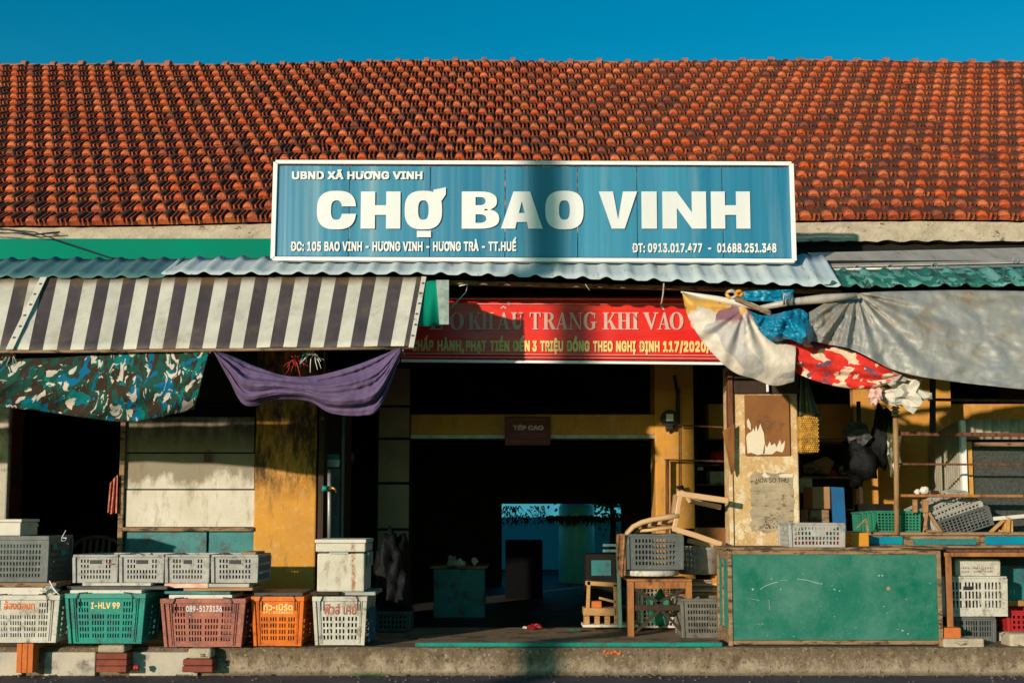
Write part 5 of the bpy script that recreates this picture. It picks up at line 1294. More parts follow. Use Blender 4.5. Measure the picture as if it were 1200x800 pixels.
drape(top, bot, 20, 20, lambda u,v,px,py: -.02*math.sin(u*11+v), (1,1), .03).build('bag_neck', V['olivefilm'], cb, smooth=True, solid=.002)
top = [(958,484,.72),(962,487,.76),(963,490,.80)]; bot = [(957,530,.72),(960,522,.76),(961,515,.80)]
drape(top, bot, 8, 12, lambda u,v,px,py: .0, (1,1), .0).build('bag_side', V['olivefilm'], cb, smooth=True, solid=.002)
# ================================================================== GREEN CABINET AND RIGHT STALL
YC0 = .06; DC = .46
gc = thing('green_cabinet', 'low cabinet with scuffed green front and pale wooden frame', 'cabinet', tuple(P(978,756,YC0)))
def bar_px(p0, p1, Y, w_, t_, mt, nm, par, up=(0,1,0), bev=.003):
    m = MB(); m.bar(P(p0[0],p0[1],Y), P(p1[0],p1[1],Y), w_, t_, up=up); return m.build(nm, V[mt], par, bevel=bev)
x0, x1, z0, z1 = box_px(853.5, 641, 1104, 757, YC0)
z0 = 0
m = MB(); m.box(x0+.028, x1-.028, YC0+.010, YC0+.022, .045, z1-.05); m.build('front_panel', V['board'], gc)
for nm, a in (('rail', (x0+.031, x1-.031, YC0, YC0+.04, z1-.052, z1-.022)), ('bottom_rail', (x0+.031, x1-.031, YC0+.006, YC0+.04, .012, .042)), ('stile', (x0, x0+.030, YC0-.002, YC0+.04, 0, z1-.022)), ('stile', (x1-.030, x1, YC0-.002, YC0+.04, 0, z1-.022)),
              ('rear_post', (x0, x0+.03, YC0+DC-.04, YC0+DC, 0, z1-.022)), ('rear_post', (x1-.03, x1, YC0+DC-.04, YC0+DC, 0, z1-.022)),
              ('top', (x0-.02, x1+.01, YC0-.015, YC0+DC+.02, z1-.020, z1)), ('side_rail', (x0+.002, x0+.028, YC0+.042, YC0+DC-.042, z1-.09, z1-.022)), ('side_rail', (x0+.002, x0+.028, YC0+.042, YC0+DC-.042, .02, .12)), ('side_rail', (x0+.002, x0+.028, YC0+.24, YC0+.27, .122, z1-.092))):
    m = MB(); m.box(*a); m.build(nm, V['oldwood'], gc, bevel=.004)
m = MB(); m.box(x0+.012, x0+.02, YC0+.042, YC0+DC-.042, .1, z1-.08); m.build('side_panel', V['greenplastic'], gc)
m = MB(); m.box(x1-.02, x1-.012, YC0+.042, YC0+DC-.042, .05, z1-.06); m.build('side_panel', V['greenplastic'], gc)
string_line('straw', [P(1060-15,640,.03), P(1105,643,.0)], .005, 'oldwood', 'thin cane lying on the top right edge of the green cabinet')
CT = z1
# grey crate with red things
x0, x1, z0, z1 = box_px(925, 612.5, 991, 641, .1)
gf = panel_rects(slots([13], .07, .93, 0, .6), rows_(4, .08, .90, .68), lambda gi, ri, a: ri == 1 and .40 < a < .62)
t = crate('pale grey crate holding red fruit bags on the green cabinet', x1-x0-.02, .36, z1-CT, 'greyplastic', ((x0+x1)/2, .29, CT), gf, gf, .98, .008, .014)
V['redfruit'] = mat('red_fruit', (.55,.06,.03), (.65,.15,.04), 12, .5, .3)
for i, (px, mt, r_) in enumerate(((936,'redfruit',.042), (946,'redplastic',.036), (957,'orangeplastic',.034), (968,'foam',.03), (980,'redfruit',.04))):
    clump('fruit_bag', px, 634.5, .17+.03*(i % 2), r_, .04, r_*.8, mt, ['dark red fruit bag at the left in the pale grey crate','small red fruit bag second in the pale grey crate','orange fruit bag in the middle of the pale grey crate','white packet right of centre in the pale grey crate','red fruit bag at the right end of the pale grey crate'][i], 50+i, sub=2, rough=.25)
pbox('orange_carton', 'small orange carton right of the pale grey crate', 'carton', 998, 624, 1018.5, 640.5, .35, .16, 'orangecarton')
m = MB(); m.bar(P(1004,618,.45), P(1014,608,.45), .01, .01); m.bar(P(1014,606,.46), P(1017,623,.46), .014, .012, up=(0,1,0)); tag(m.build('twig', V['oldwood']), 'broken twigs standing behind the orange carton', 'twig')
# counter with drawers
YD = .56
kc = thing('drawer_counter', 'long weathered counter with teal drawer fronts behind the green cabinet', 'counter', tuple(P(1110,700,YD)))
x0, x1, z0, z1 = box_px(1004, 625, 1260, 641, YD)
m = MB(); m.box(x0-.05, x1, YD-.01, YD+.55, z1-.012, z1+.012); m.build('countertop', V['oldwood'], kc, bevel=.004)
m = MB(); m.box(x0, x1, YD+.02, YD+.5, z0-.02, z1-.013); m.build('carcass', V['oldwood'], kc)
for (a, b, y0, y1, mt, nm) in ((1010,1058,628.5,637.5,'tealdrawer','drawer_front'), (1064,1149,628,639,'oldwood','drawer_frame'), (1070,1144,631,638,'teal','drawer_front'), (1155,1215,628,638,'tealdrawer','drawer_front')):
    if 'tealdrawer' not in V: V['tealdrawer'] = mat('bright_teal_paint', (.0,.23,.27), (.0,.15,.27), 5, .5, .2, dirt=(.05,.10,.09), d0=.58, d1=.7)
    xa, xb, za, zb = box_px(a, y0, b, y1, YD); m = MB(); m.box(xa, xb, YD+(.0 if nm == 'drawer_front' else .008), YD+.019, za, zb); m.build(nm, V[mt], kc, bevel=.003)
for x in (x0+.02, (x0+x1)/2, x1-.06):
    m = MB(); m.box(x, x+.05, YD+.03, YD+.08, 0, z0-.021); m.build('leg', V['oldwood'], kc)
KT = z1+.012
# right hand table: rail, leg
YR2 = .14
rt = thing('red_brown_table', 'red brown timber table frame at the right edge with crates beneath', 'table', tuple(P(1150,755,YR2)))
x0, x1, z0, z1 = box_px(1106, 643.5, 1260, 650, YR2); m = MB(); m.box(x0, x1, YR2, YR2+.42, z0+.02, z1); m.build('tabletop', V['brownwood'], rt, bevel=.004)
m = MB(); m.box(x0, x1, YR2-.004, YR2+.03, z0-.012, z0+.019); m.build('front_rail', V['orangewood'], rt, bevel=.004)
x0, x1, z0, z1 = box_px(1109.5, 651, 1116.5, 736, YR2); m = MB(); m.box(x0, x1, YR2+.002, YR2+.04, 0, z1); m.build('leg', V['orangewood'], rt, bevel=.004)
m = MB(); m.box(x0-.01, x0+.04, YR2+.36, YR2+.40, 0, z1); m.build('leg', V['orangewood'], rt, bevel=.004)
m = MB(); m.box(P(1262,700,YR2).x, P(1270,700,YR2).x, YR2+.002, YR2+.04, 0, z1); m.build('leg', V['orangewood'], rt, bevel=.004)
# crates beneath
ff = panel_rects(slots([5,5,5], .06, .94, .03, .55), rows_(3, .20, .90, .80))
def crate_px(label, x0, y0, x1, y1, Y, d, mt, fr, sd_=None, z_=None, **k):
    a, b, z0, z1 = box_px(x0, y0, x1, y1, Y)
    if z_ is not None: z0 = z_
    return crate(label, b-a-.02, d, z1-z0, mt, ((a+b)/2, Y+d/2+.01, z0), fr, sd_ or fr, .98, .008, .016, **k)
dk = crate_px('dark grey crate at the bottom of the stack under the right table', 1112, 722.5, 1168, 757, .34, .34, 'dkgrey', ff, z_=0.0)
wc = crate_px('white slotted crate in the middle of the stack under the right table', 1101, 675, 1181, 722, .30, .38, 'whiteplastic', ff, handle=(-.04, .21, .07))
tc = crate_px('small white crate with round holes on top of the stack under the right table', 1119, 655, 1172, 674.5, .34, .3, 'whiteplastic', panel_rects(slots([5,4,5], .12, .88, .1, .5), rows_(2, .15, .62, .5)))
rc = crate_px('red crate at the right edge beside the crate stack', 1180, 715, 1225, 740, .40, .34, 'redplastic', panel_rects(slots([6], .1, .9, 0), rows_(3, .1, .85)), z_=P(1190,740,.4).z)
pbox('cream_block', 'cream block with green base supporting the red crate', 'block', 1170, 741, 1225, 754, .42, .3, 'palestone')
pbox('green_strip', 'green painted strip under the cream block', 'strip', 1168, 754.3, 1225, 758, .40, .34, 'greenplastic')
pbox('teal_board', 'teal painted board behind the crate stack at the right edge', 'board', 1172, 662, 1225, 705, .72, .03, 'teal')
pbox('wooden_ledge', 'short wooden ledge below the teal board', 'ledge', 1172, 703, 1225, 710, .60, .1, 'wood')
pbox('orange_brick', 'orange brick on top of the pale block under the right table leg', 'brick', 1105.5, 735, 1126.5, 747.5, .08, .16, 'obrick', .008)
pbox('concrete_block', 'rough tan concrete block under the orange brick', 'block', 1106, 747.8, 1154, 761.5, .04, .2, 'mortar', .014)
pbox('stone_chunk', 'grey stone chunk at the right edge on the kerb', 'stone', 1184, 742, 1215, 760, .08, .18, 'mortar', .02)
# ---- things standing on the counter
gm = panel_rects(slots([12], .04, .96, 0, .68), rows_(6, .05, .92, .7))
a, b, z0, z1 = box_px(1026, 598, 1082, 625, .66)
for k in range(4):
    t = crate(['front mint green mesh crate on the drawer counter','second mint green mesh crate nested behind the front one','third mint green mesh crate of the nested set','rearmost mint green mesh crate of the nested set'][k], b-a-.02, .26, (z1-KT)*(1-.0*k)-.004*k, 'mintplastic', ((a+b)/2-.018*k, .66+.14+.07*k, KT), gm, gm, .97, .006, .012, posts=False, group='nested mint green crates')
# tilted stack of four grey mesh crates
for k in range(4):
    t = crate(['outermost leaning grey mesh crate on the counter, its end lit white','second leaning grey mesh crate in the tilted stack','third leaning grey mesh crate in the tilted stack','innermost leaning grey mesh crate in the tilted stack'][k], .40, .30, .16, 'greyplastic' if k else 'dkgrey', (0,0,0), gm, panel_rects(slots([5], .06, .94, 0, .6), rows_(6, .05, .92, .7)), .97, .006, .012, posts=True, group='leaning grey mesh crates')
    c = P(1128-6*k, 613-2*k, .80); t.location = (c.x, c.y+.035*k, c.z-.06+.02*k); t.rotation_euler = (R(4), R(-18-2*k), R(-6+4*k)); t['o'] = (0,0,0)
tr = thing('wooden_trestle', 'small wooden trestle frame between green crate and leaning crates', 'trestle', tuple(P(1090,625,.62)))
for (p0, p1) in (((1083,624),(1086,600)), ((1088,600),(1102,622)), ((1082,622),(1104,623))): bar_px(p0, p1, .64, .022, .02, 'wood', 'strut', tr)
t2 = thing('wooden_trestle', 'pale wooden trestle with shelf at the right edge of the counter', 'trestle', tuple(P(1175,625,.62)))
for (p0, p1) in (((1160,624),(1176,609)), ((1181,624),(1182,606)), ((1170,622),(1176,624))): bar_px(p0, p1, .62, .026, .02, 'woodlight', 'strut', t2)
bar_px((1164,607.5), (1215,603), .62, .03, .014, 'foam', 'shelf', t2)
x0, x1, z0, z1 = box_px(1177, 609, 1187, 624, .64); m = MB(); m.box(x0, x1, .64, .70, z0, z1); m.build('block', V['yellowclean'], t2)
# bamboo post and rails
bp = thing('bamboo_stall', 'bamboo post and brown rails of the right stall', 'frame', tuple(P(1050,640,.48)))
def tpost(p0, p1, Y, r_, mt, nm, par): m = MB(); m.tube([P(p0[0],p0[1],Y), P((p0[0]+p1[0])/2+.5,(p0[1]+p1[1])/2,Y), P(p1[0],p1[1],Y)], r_, 10); return m.build(nm, V[mt], par, smooth=True)
tpost((1051,626), (1049,470), .55, .021, 'bamboo', 'post', bp)
for y in (478, 482, 486): m = MB(); c = P(1049.2, y, .55); m.tube([c+Vector((math.cos(a)*.027, math.sin(a)*.027, 0)) for a in [2*math.pi*k/10 for k in range(11)]], .007, 5, False); m.build('lashing', V['rope'], bp)
for (p0, p1, Y, w_, t_, mt) in (((1053,508),(1240,510),.60,.03,.03,'brownwood'), ((1053,543.5),(1240,544.5),.62,.016,.016,'brownwood'), ((1053,580.5),(1195,581),.60,.13,.022,'orangewood'), ((1088,468),(1240,470),.75,.03,.022,'brownwood')):
    m = MB(); m.bar(P(p0[0],p0[1],Y), P(p1[0],p1[1],Y), w_, t_, up=(0,0,1)); m.build('rail' if w_ < .1 else 'shelf_board', V[mt], bp, bevel=.003)
m = MB(); m.bar(P(1093,440,.85), P(1093,510,.85), .04, .03, up=(0,1,0)); m.build('hanger', V['darkwood'], bp)
for (px, w_) in ((1072, .03), (1084, .04)):
    m = MB(); m.bar(P(px,600,.62), P(px,585,.62), w_, .03, up=(0,1,0)); m.build('bracket', V['wood'], bp)
clump('garlic_bulb', 1083, 574, .60, .035, .03, .03, 'foam', 'white garlic bulb on the brown shelf board', 61, sub=2, rough=.2, cat='garlic')
clump('garlic_bulb', 1075, 576, .60, .022, .02, .022, 'foam', 'smaller white garlic bulb left of the larger one', 62, sub=2, rough=.2, cat='garlic')
clump('dried_root', 1096, 577, .60, .04, .03, .014, 'darkwood', 'dark dried root right of the garlic bulbs', 63, sub=2, cat='root')
# corrugated zinc kiosk
zk = thing('zinc_kiosk', 'corrugated zinc kiosk with dark mesh front inside the right stall', 'kiosk', tuple(P(1150,640,1.0)))
def wavy(pa, pb, z0, z1, n, amp, nm):
    m = MB(); vs = []; fs = []; pa, pb = Vector((*pa, 0)), Vector((*pb, 0)); d = (pb-pa); nrm = Vector((d.y, -d.x, 0)).normalized()
    N_ = n*8
    for i in range(N_+1):
        q = pa+d*i/N_+nrm*amp*math.sin(2*math.pi*n*i/N_); za = z1(i/N_) if callable(z1) else z1; vs += [(q.x, q.y, z0), (q.x, q.y, za)]
    for i in range(N_): fs.append((2*i, 2*i+2, 2*i+3, 2*i+1))
    m.add(vs, fs); return m.build(nm, V['corrzinc'], zk, smooth=True, solid=.003)
fa = P(1129, 560, 1.0); ra = P(1090, 560, 2.3)
zt1 = P(1129, 491, 1.0).z; zt0 = P(1090, 512, 2.3).z
wavy((ra.x, 2.3), (fa.x, 1.0), .3, lambda t: zt0+(zt1-zt0)*t**1.0, 16, .016, 'side_sheet')
fr = P(1250, 500, 1.0)
wavy((fa.x, 1.0), (fr.x, 1.0), P(1160,514.5,1.0).z, zt1, 12, .012, 'front_sheet')
x0, x1, z0, z1 = box_px(1128, 514, 1134, 640, .98); m = MB(); m.box(x0, x1, .97, 1.02, 0.3, zt1-.01); m.build('corner_post', V['signwhite'], zk, bevel=.003)
x0, x1, z0, z1 = box_px(1134.5, 517, 1141, 640, 1.01); m = MB(); m.box(x0, x1, 1.01, 1.07, .3, z1); m.build('door_post', V['yellowclean'], zk)
x0, x1, z0, z1 = box_px(1141.5, 518, 1250, 523, 1.01); m = MB(); m.box(x0, x1, 1.01, 1.07, z0, z1); m.build('door_rail', V['oldwood'], zk)
x0, x1, z0, z1 = box_px(1142, 523, 1250, 640, 1.03); m = MB(); m.box(x0, x1, 1.04, 1.06, .3, z1); m.build('mesh_panel', mat('dark_wire_mesh', (.07,.075,.06), (.03,.032,.027), 60, .7, .5, 120), zk)
for k in range(1): m = MB(); m.box(fa.x, fr.x, 1.07, 2.3, .2, .3); m.build('base', V['darkwood'], zk)
# hanging black bags and bottles in the stall, boards and cartons
clump('black_bag', 1008, 535, 1.35, .155, .14, .20, 'blackbag', 'large black bag hanging in the middle of the right stall', 71, rough=.35, sub=3, facets=False)
clump('black_bag', 1034, 512, 1.30, .09, .09, .25, 'blackbag', 'narrow black bag hanging right of the large one', 72, rough=.3, sub=3, facets=False)
clump('clear_bag', 1047, 525, 1.2, .05, .05, .20, 'olivefilm', 'shiny translucent bag hanging behind the bamboo post', 73, rough=.45, sub=3)
clump('grey_bag', 1005, 508, 1.25, .10, .08, .10, 'charplastic', 'dark grey bag over the large black one', 74, rough=.4, sub=3)
pbox('tan_carton', 'tan carton standing left of the blue board', 'carton', 952, 570, 973, 596, 1.4, .3, 'carton')
pbox('dark_carton', 'dim brown carton under the tan carton', 'carton', 950, 597, 972, 628, 1.35, .3, 'oldwood')
pbox('orange_plank', 'narrow orange plank beside the dim brown carton', 'plank', 939, 597, 947, 628, 1.3, .05, 'orangewood')
pl_ = P(974,570,1.3), P(989,571,1.3), P(992,628,1.3), P(977,628,1.3); m = MB(); m.poly(pl_, (0,.02,0)); tag(m.build('blue_board', V['bluepanel']), 'leaning blue board behind the crate of red fruit', 'board')
pbox('dark_chest', 'dark blue chest behind the mint green crates', 'chest', 1018, 590, 1048, 622, 1.3, .4, 'darkint')
pbox('cream_carton', 'cream carton on a shelf behind the corn bag', 'carton', 938, 560, 952, 577, 1.9, .3, 'palestone')
ms = thing('middle_rack', 'dim storage rack behind the corn bag', 'shelf', tuple(P(1000,640,2.0)))
for y in (515, 558, 596):
    a, b = P(937,y,2.0), P(1012,y,2.0); m = MB(); m.box(a.x, b.x, 2.0, 2.4, a.z-.015, a.z); m.build('shelf_board', V['oldwood'], ms)
for x in (938, 1010): a = P(x,600,2.0); m = MB(); m.box(a.x-.015, a.x+.015, 2.0, 2.03, -.12, P(x,470,2.0).z); m.build('upright', V['darkwood'], ms)
for i, (px, py, mt, r_) in enumerate(((965,545,'carton',.10), (975,580-24,'redplastic',.05), (950,548,'oldwood',.07), (990,550,'palestone',.05))):
    clump('sack', px, py, 2.15, r_, .1, r_*.8, mt, ['tan sack on the dim rack','small red sack on the dim rack','brown sack at the left of the dim rack','cream sack at the right of the dim rack'][i], 80+i, sub=2, rough=.3, cat='sack')
# ================================================================== DEEP INTERIOR
rs = thing('small_red_sign', 'small dark red sign hanging from the middle of the ochre beam', 'sign', tuple(P(618,521,2.24)))
V['maroonline'] = mat('faded_maroon_rule', (.30,.10,.09))
V['maroon'] = mat('maroon_sign_paint', (.15,.018,.018), (.11,.014,.014), 4, .5, .1)
x0, x1, z0, z1 = box_px(591.5, 487.5, 645, 521.5, 2.24); m = MB(); m.box(x0, x1, 2.24, 2.26, z0, z1); m.build('plate', V['maroon'], rs, bevel=.003)
put_text(rs, 'TÉP CAO', 601, 637, 503.8, 498.2, 2.236, 'bannertext', INTER, .05)
m = MB()
for yy in (491.5, 508.5, 511, 517): a, b = P(597, yy, 2.238), P(640, yy, 2.238); m.box(a.x, b.x, 2.237, 2.2395, a.z-.003, a.z+.003)
o = m.build('printed_rule', V['maroonline'], rs); o['kind'] = 'stuff'
cn = thing('teal_counter', 'dim teal counter in the dark hall left of the doorway', 'counter', tuple(P(537,718,3.6)))
x0, x1, z0, z1 = box_px(508, 666, 568, 720, 3.6); m = MB(); m.box(x0, x1, 3.6, 4.1, -.12, z1); m.build('body', V['teal'], cn, bevel=.01)
m = MB(); m.box(x0-.04, x1+.03, 3.57, 4.15, z1+.002, z1+.03); m.build('top', V['oldwood'], cn, bevel=.006)
for i, (px, py, mt, r_) in enumerate(((540,661,'whiteplastic',.05), (556,657,'foam',.035), (530,658,'greyplastic',.06))):
    clump('bundle', px, py, 3.7, r_, .06, r_*1.1, mt, ['pale bundle in the middle of the teal counter','small white bundle at the right of the teal counter','grey bundle at the left of the teal counter'][i], 90+i, sub=2, rough=.4, cat='bundle')
pbox('dark_cabinet', 'tall dark cabinet in front of the turquoise opening', 'cabinet', 592, 633, 636, 735, 6.2, .6, 'pitch')
wt = MB(); c = P(676, 700, 9.6); V['tankblue'] = mat('blue_tank_steel', (.20,.80,.88), (.10,.62,.78), 3, .45, .1, stretch=(4,1,.3))
wt.lathe([(0,-.2),(.28,-.2),(.28,.55+.5),(.25,1.10),(.10,1.15),(.10,1.25),(0,1.25)], (c.x, 9.6, 0), 28); tag(wt.build('water_tank', V['tankblue'], smooth=True), 'upright blue water tank outside the far opening', 'tank')
tr_ = thing('yard_tree', 'leafy green tree over the turquoise wall seen through the far opening', 'tree', tuple(P(712,640,12.6)))
m = MB(); a = P(716,640,12.6); m.tube([(a.x, 12.6, -.1), (a.x+.05, 12.6, .8), (a.x-.05, 12.6, 1.6)], [.07,.05,.03], 8); m.build('trunk', V['darkwood'], tr_, smooth=True)
lv = MB(); rnd = random.Random(5)
for k in range(1500):
    c = Vector((a.x+rnd.gauss(-.1,.45), 12.6+rnd.gauss(0,.25), 1.35+rnd.gauss(0,.28)))
    d = Vector((rnd.uniform(-1,1), rnd.uniform(-1,1), rnd.uniform(-1,.4))).normalized()*.09; e = d.cross(Vector((rnd.uniform(-1,1), rnd.uniform(-1,1), rnd.uniform(-1,1)))).normalized()*.035
    lv.add([c, c+d*.5+e, c+d, c+d*.5-e], [(0,1,2,3)])
lv.build('crown', V['leaf'], tr_)
hg = MB()
for k in range(420):                                       # palm thatch fringe hanging over the far opening
    px = rnd.uniform(590, 740); env = 8+13*abs(math.sin(px*.06))+(10 if 655 < px < 700 else 0)
    a = P(px, rnd.uniform(603, 608) if px > 640 else rnd.uniform(592, 612), 8.5+rnd.uniform(-.2,.0)); d = Vector((rnd.uniform(-.08,.08), 0, -env*.0062*rnd.uniform(.4,1)))
    hg.add([a+Vector((-.012,0,0)), a+Vector((.012,0,0)), a+d], [(0,1,2)])
o = hg.build('dried_leaf_fringe', V['darkwood']); tag(o, 'ragged dark leaf fringe hanging across the far opening', 'leaf fringe'); o['kind'] = 'stuff'
m = MB(); m.bar(P(640,606,8.4), P(745,609,8.4), .10, .05); tag(m.build('fringe_pole', V['darkwood']), 'dark pole across the top of the far opening', 'pole')
tv = thing('dark_box', 'dark box with teal front near the turquoise opening', 'box', tuple(P(704,678,3.2)))
x0, x1, z0, z1 = box_px(687, 649, 722, 679, 3.2); m = MB(); m.box(x0, x1, 3.2, 3.6, z0, z1); m.build('case', V['darkint'], tv, bevel=.01)
x0, x1, z0, z1 = box_px(693, 656, 716, 674, 3.19); m = MB(); m.box(x0, x1, 3.185, 3.199, z0, z1); m.build('front', V['teal'], tv)
m = MB(); m.box(P(687,680,3.2).x, P(722,680,3.2).x, 3.2, 3.6, -.12, z0-.03); m.build('stand', V['darkint'], tv)
clump('litter', 627, 733, 1.22, .05, .04, .02, 'redplastic', 'crumpled red litter on the hall floor', 95, sub=2, rough=.6, cat='litter')
clump('litter', 615, 735, 1.2, .02, .02, .012, 'foam', 'tiny white litter left of the red litter', 96, sub=2, rough=.6, cat='litter')
clump('litter', 672, 737, 1.0, .05, .04, .008, 'mintplastic', 'flattened green and white litter left of the wooden stool', 97, sub=2, rough=.6, cat='litter')
# ================================================================== STREET EDGE
def bricks(label, specs, grp=None):
    for (x0, y0, x1, y1, Y, d, mt, lb, cat) in specs: pbox('brick' if cat == 'brick' else 'stone', lb, cat, x0, y0, x1, y1, Y, d, mt, .006, random.uniform(-.04,.04))
for k in range(3): pbox('upright_brick', ['left upright orange brick under the white basket','middle upright orange brick under the white basket','right upright orange brick under the white basket'][k], 'brick', 19.2+6.6*k, 753.5, 25.4+6.6*k, 788, -.16, .1, 'obrick', .004)
for k in range(3): pbox('flat_brick', ['top red brick of the pile under the green basket','middle red brick of the pile under the green basket','bottom red brick of the pile under the green basket'][k], 'brick', 113+random.uniform(-.5,.5), 765+7.6*k, 148.5, 772+7.6*k, -.17, .2, 'brick', .005, random.uniform(-.03,.03))
pbox('rubble_stone', 'rough grey stone between the green basket and the red bricks', 'stone', 114, 755.5, 146, 764.5, -.16, .18, 'mortar', .016)
for k in range(2): pbox('flat_brick', ['upper worn brick of the pile under the terracotta basket','lower worn brick of the pile under the terracotta basket'][k], 'brick', 214-k, 772+8*k, 249, 779.3+8*k, -.13, .14, 'brick', .008, random.uniform(-.05,.05))
pbox('rubble_stone', 'rough brown stone under the terracotta basket on the worn bricks', 'stone', 220, 759.5, 247, 771.4, -.12, .14, 'mortar', .016)
clump('litter', 160, 782, -.15, .022, .02, .022, 'redplastic', 'small crimson litter against the kerb right of the red bricks', 98, sub=2, rough=.5, cat='litter')
V['grit'] = mat('street_grit', (.16,.13,.10), (.08,.07,.06), 9, .9)
rnd = random.Random(11); m = MB()
for k in range(260):
    x = rnd.uniform(-4.3, 4.3); y = rnd.choice([rnd.uniform(-.12,-.02), rnd.uniform(-.5,-.02)]); r_ = rnd.uniform(.004,.014)
    bm = bmesh.new(); bmesh.ops.create_icosphere(bm, subdivisions=1, radius=r_)
    m.add([Vector((v.co.x*rnd.uniform(.8,1.3)+x, v.co.y+y, v.co.z*.6-.198+r_*.4)) for v in bm.verts], [tuple(v.index for v in f.verts) for f in bm.faces]); bm.free()
o = m.build('gravel', V['grit']); tag(o, 'loose grit and pebbles along the foot of the kerb', 'gravel'); o['kind'] = 'stuff'
for px, w_ in ((433, 10), (215, 5)):
    gm_ = MB()
    for k in range(160):
        p = P(px+rnd.gauss(0, w_), 790, -.03); d = Vector((rnd.uniform(-.02,.02), rnd.uniform(-.02,.02), rnd.uniform(.006,.02))); p.z = -.198
        gm_.add([p, p+Vector((.006,0,0)), p+d], [(0,1,2)])
    o = gm_.build('grass', V['leaf']); tag(o, 'tuft of low green weeds at the foot of the kerb' if px > 300 else 'thin weeds at the kerb foot below the terracotta basket', 'weeds'); o['kind'] = 'stuff'
# utility pole across the street edge, left of the camera: it throws the dark band over sign and kerb
up = thing('utility_pole', 'grey concrete utility pole standing at the near side of the street', 'pole', (.27-12*math.sin(SUN_AZ)-.02, -12*math.cos(SUN_AZ), -.2))
m = MB(); L = up['o']; m.tube([(L[0],L[1],-.2), (L[0]-.16,L[1],6.6)], [.155,.12], 20); m.build('shaft', V['palestone'], up, smooth=True)
m = MB(); m.bar((L[0]-.5,L[1],6.4), (L[0]+.2,L[1],6.4), .06, .06); m.build('crossarm', V['steel'], up)

string_line('cable', [P(-60,262,1.2), P(40,272,1.25), P(85,287,1.3), P(130,302,1.34), P(150,304,1.35)], .006, 'black', 'thin sagging black cable across the green fascia at the left')
string_line('cable', [P(-60,268,1.38), P(10,269,1.38), P(40,275,1.38), P(70,272,1.38)], .008, 'black', 'short tangled black cable under the tiles at the left edge')

# scuffs on the green cabinet front
rnd = random.Random(77); m = MB(); yb_ = YC0+.0085
def scratch(pts, w_):
    for (a, b), (c, d) in zip(pts[:-1], pts[1:]):
        p, q = P(a, b, yb_), P(c, d, yb_); n = (q-p).normalized().cross(Vector((0,1,0)))*w_/2; m.add([p-n, q-n, q+n, p+n], [(0,1,2,3)])
for pts in ([(891,690),(897,686),(905,683),(912,681.5)], [(914,680),(918,679),(922,679.5)], [(934,678),(945,679),(955,682),(964,684)], [(901,702),(901.5,708),(902,714)], [(887,730),(891,732),(895,730)], [(880,701),(890,703)]):
    scratch(pts, .0045 if len(pts) == 4 else .0025)
for (a, b, r_) in ((882,690,2.2),(1030,674,2.4),(1034,674,2),(978,690,2),(975,686,1.3),(984,692,1.3),(1036,710,1.6),(1040,718,1.2),(1058,738,2.2),(1064,742,1.6),(1052,737,1),(962,710,1),(978,722,1.2),(1062,702,1.2),(915,690,1.4),(899,744,1),(941,672,1),(1090,683,1.3),(1003,735,1),(930,745,1.2),(868,655,1)):
    c = P(a, b, yb_); k = 7; m.add([c+Vector((math.cos(q)*r_*.0048*rnd.uniform(.5,1.2), 0, math.sin(q)*r_*.0036*rnd.uniform(.5,1.2))) for q in [2*math.pi*i/k for i in range(k)]], [tuple(range(k))])
o = m.build('paint_chips', mat('chalky_scuff', (.30,.42,.34), (.22,.34,.28), 20), gc); o['kind'] = 'stuff'
m = MB(); c = P(1041,689,yb_-.0005); m.add([c+Vector((math.cos(q)*.018*rnd.uniform(.7,1.1), 0, math.sin(q)*.016*rnd.uniform(.7,1.1))) for q in [2*math.pi*i/9 for i in range(9)]], [tuple(range(9))]); m.build('bare_patch', V['carton'], gc)
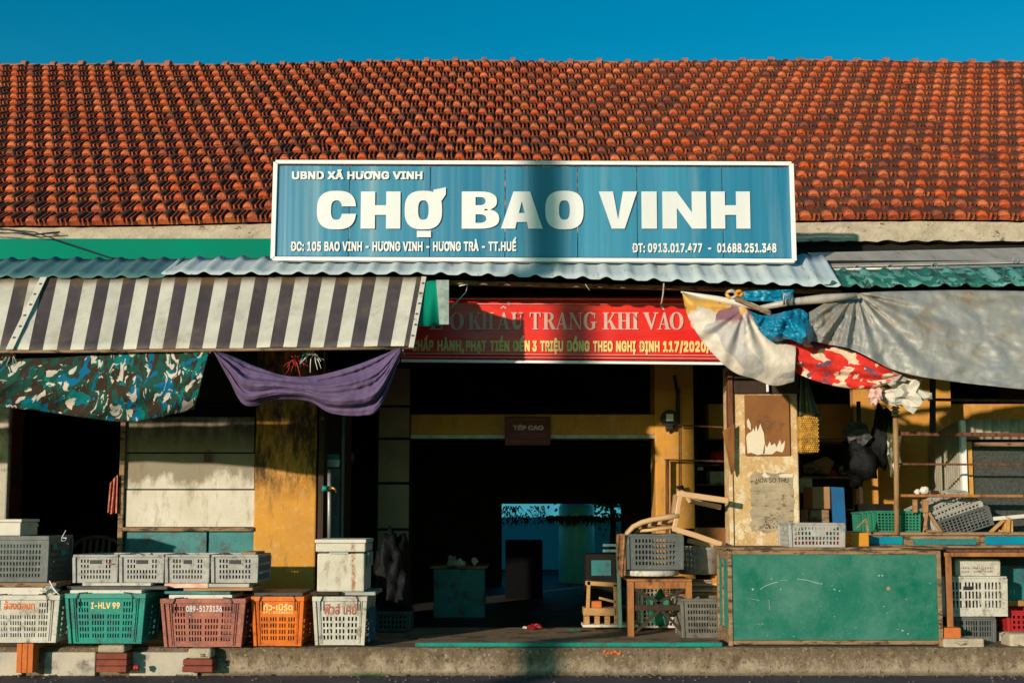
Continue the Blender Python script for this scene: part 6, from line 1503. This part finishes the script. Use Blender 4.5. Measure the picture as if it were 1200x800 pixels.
m = MB(); 
for k in range(5):
    c = P(708+k*4+rnd.uniform(-1,1), 764+rnd.uniform(-1,2), -.012); m.add([c+Vector((math.cos(q)*.018*rnd.uniform(.7,1.1), 0, math.sin(q)*.012*rnd.uniform(.7,1.1))) for q in [2*math.pi*i/9 for i in range(9)]], [tuple(range(9))])
tag(m.build('paint_splash', V['obrick']), 'orange paint splash on the kerb face below the stacked furniture', 'paint mark')
# dry leaves and scraps on the step
m = MB()
for k in range(90):
    x = rnd.uniform(-4.2, 4.2); y = rnd.uniform(.0, .5) if rnd.random() < .5 else rnd.uniform(-.35, -.03); z = .004 if y > 0 else -.196
    a = rnd.uniform(0, 6.28); L = rnd.uniform(.008,.03); d = Vector((math.cos(a)*L, math.sin(a)*L, rnd.uniform(0,.012))); e = Vector((-math.sin(a)*L*.35, math.cos(a)*L*.35, 0))
    p = Vector((x, y, z)); m.add([p, p+d*.5+e, p+d, p+d*.5-e], [(0,1,2,3)])
o = m.build('leaf_litter', V['carton']); tag(o, 'dry leaves and paper scraps scattered on step and street', 'litter'); o['kind'] = 'stuff'

# odds and ends lying in the small crates
for i, (px, mt, r_) in enumerate(((100,'carton',.05),(122,'blackbag',.045),(160,'foam',.04),(178,'brownplastic',.05),(212,'whiteplastic',.045),(232,'carton',.04),(262,'oldwood',.05))):
    clump('crate_rag', px, 655, .20+.02*(i % 3), r_*1.1, .08, .035, mt, ['brown paper wad in the first small grey crate','black film wad in the first small grey crate','white wad in the second small grey crate','dark brown wad in the second small grey crate','pale wad in the third small grey crate','cardboard wad in the third small grey crate','wooden offcut bundle in the fourth small grey crate'][i], 110+i, sub=2, rough=.5, cat='rag')
for i, (px, py, w2) in enumerate(((12,640,.10),(34,650,.12),(20,665,.12))):
    clump('crate_rag', px, py+6, .12+.03*i, w2, .08, .05, ('foam','greyplastic','whiteplastic')[i], ['pale wad high in the large dark crate','grey wad at the right in the large dark crate','white wad low in the large dark crate'][i], 130+i, sub=2, rough=.5, cat='rag')
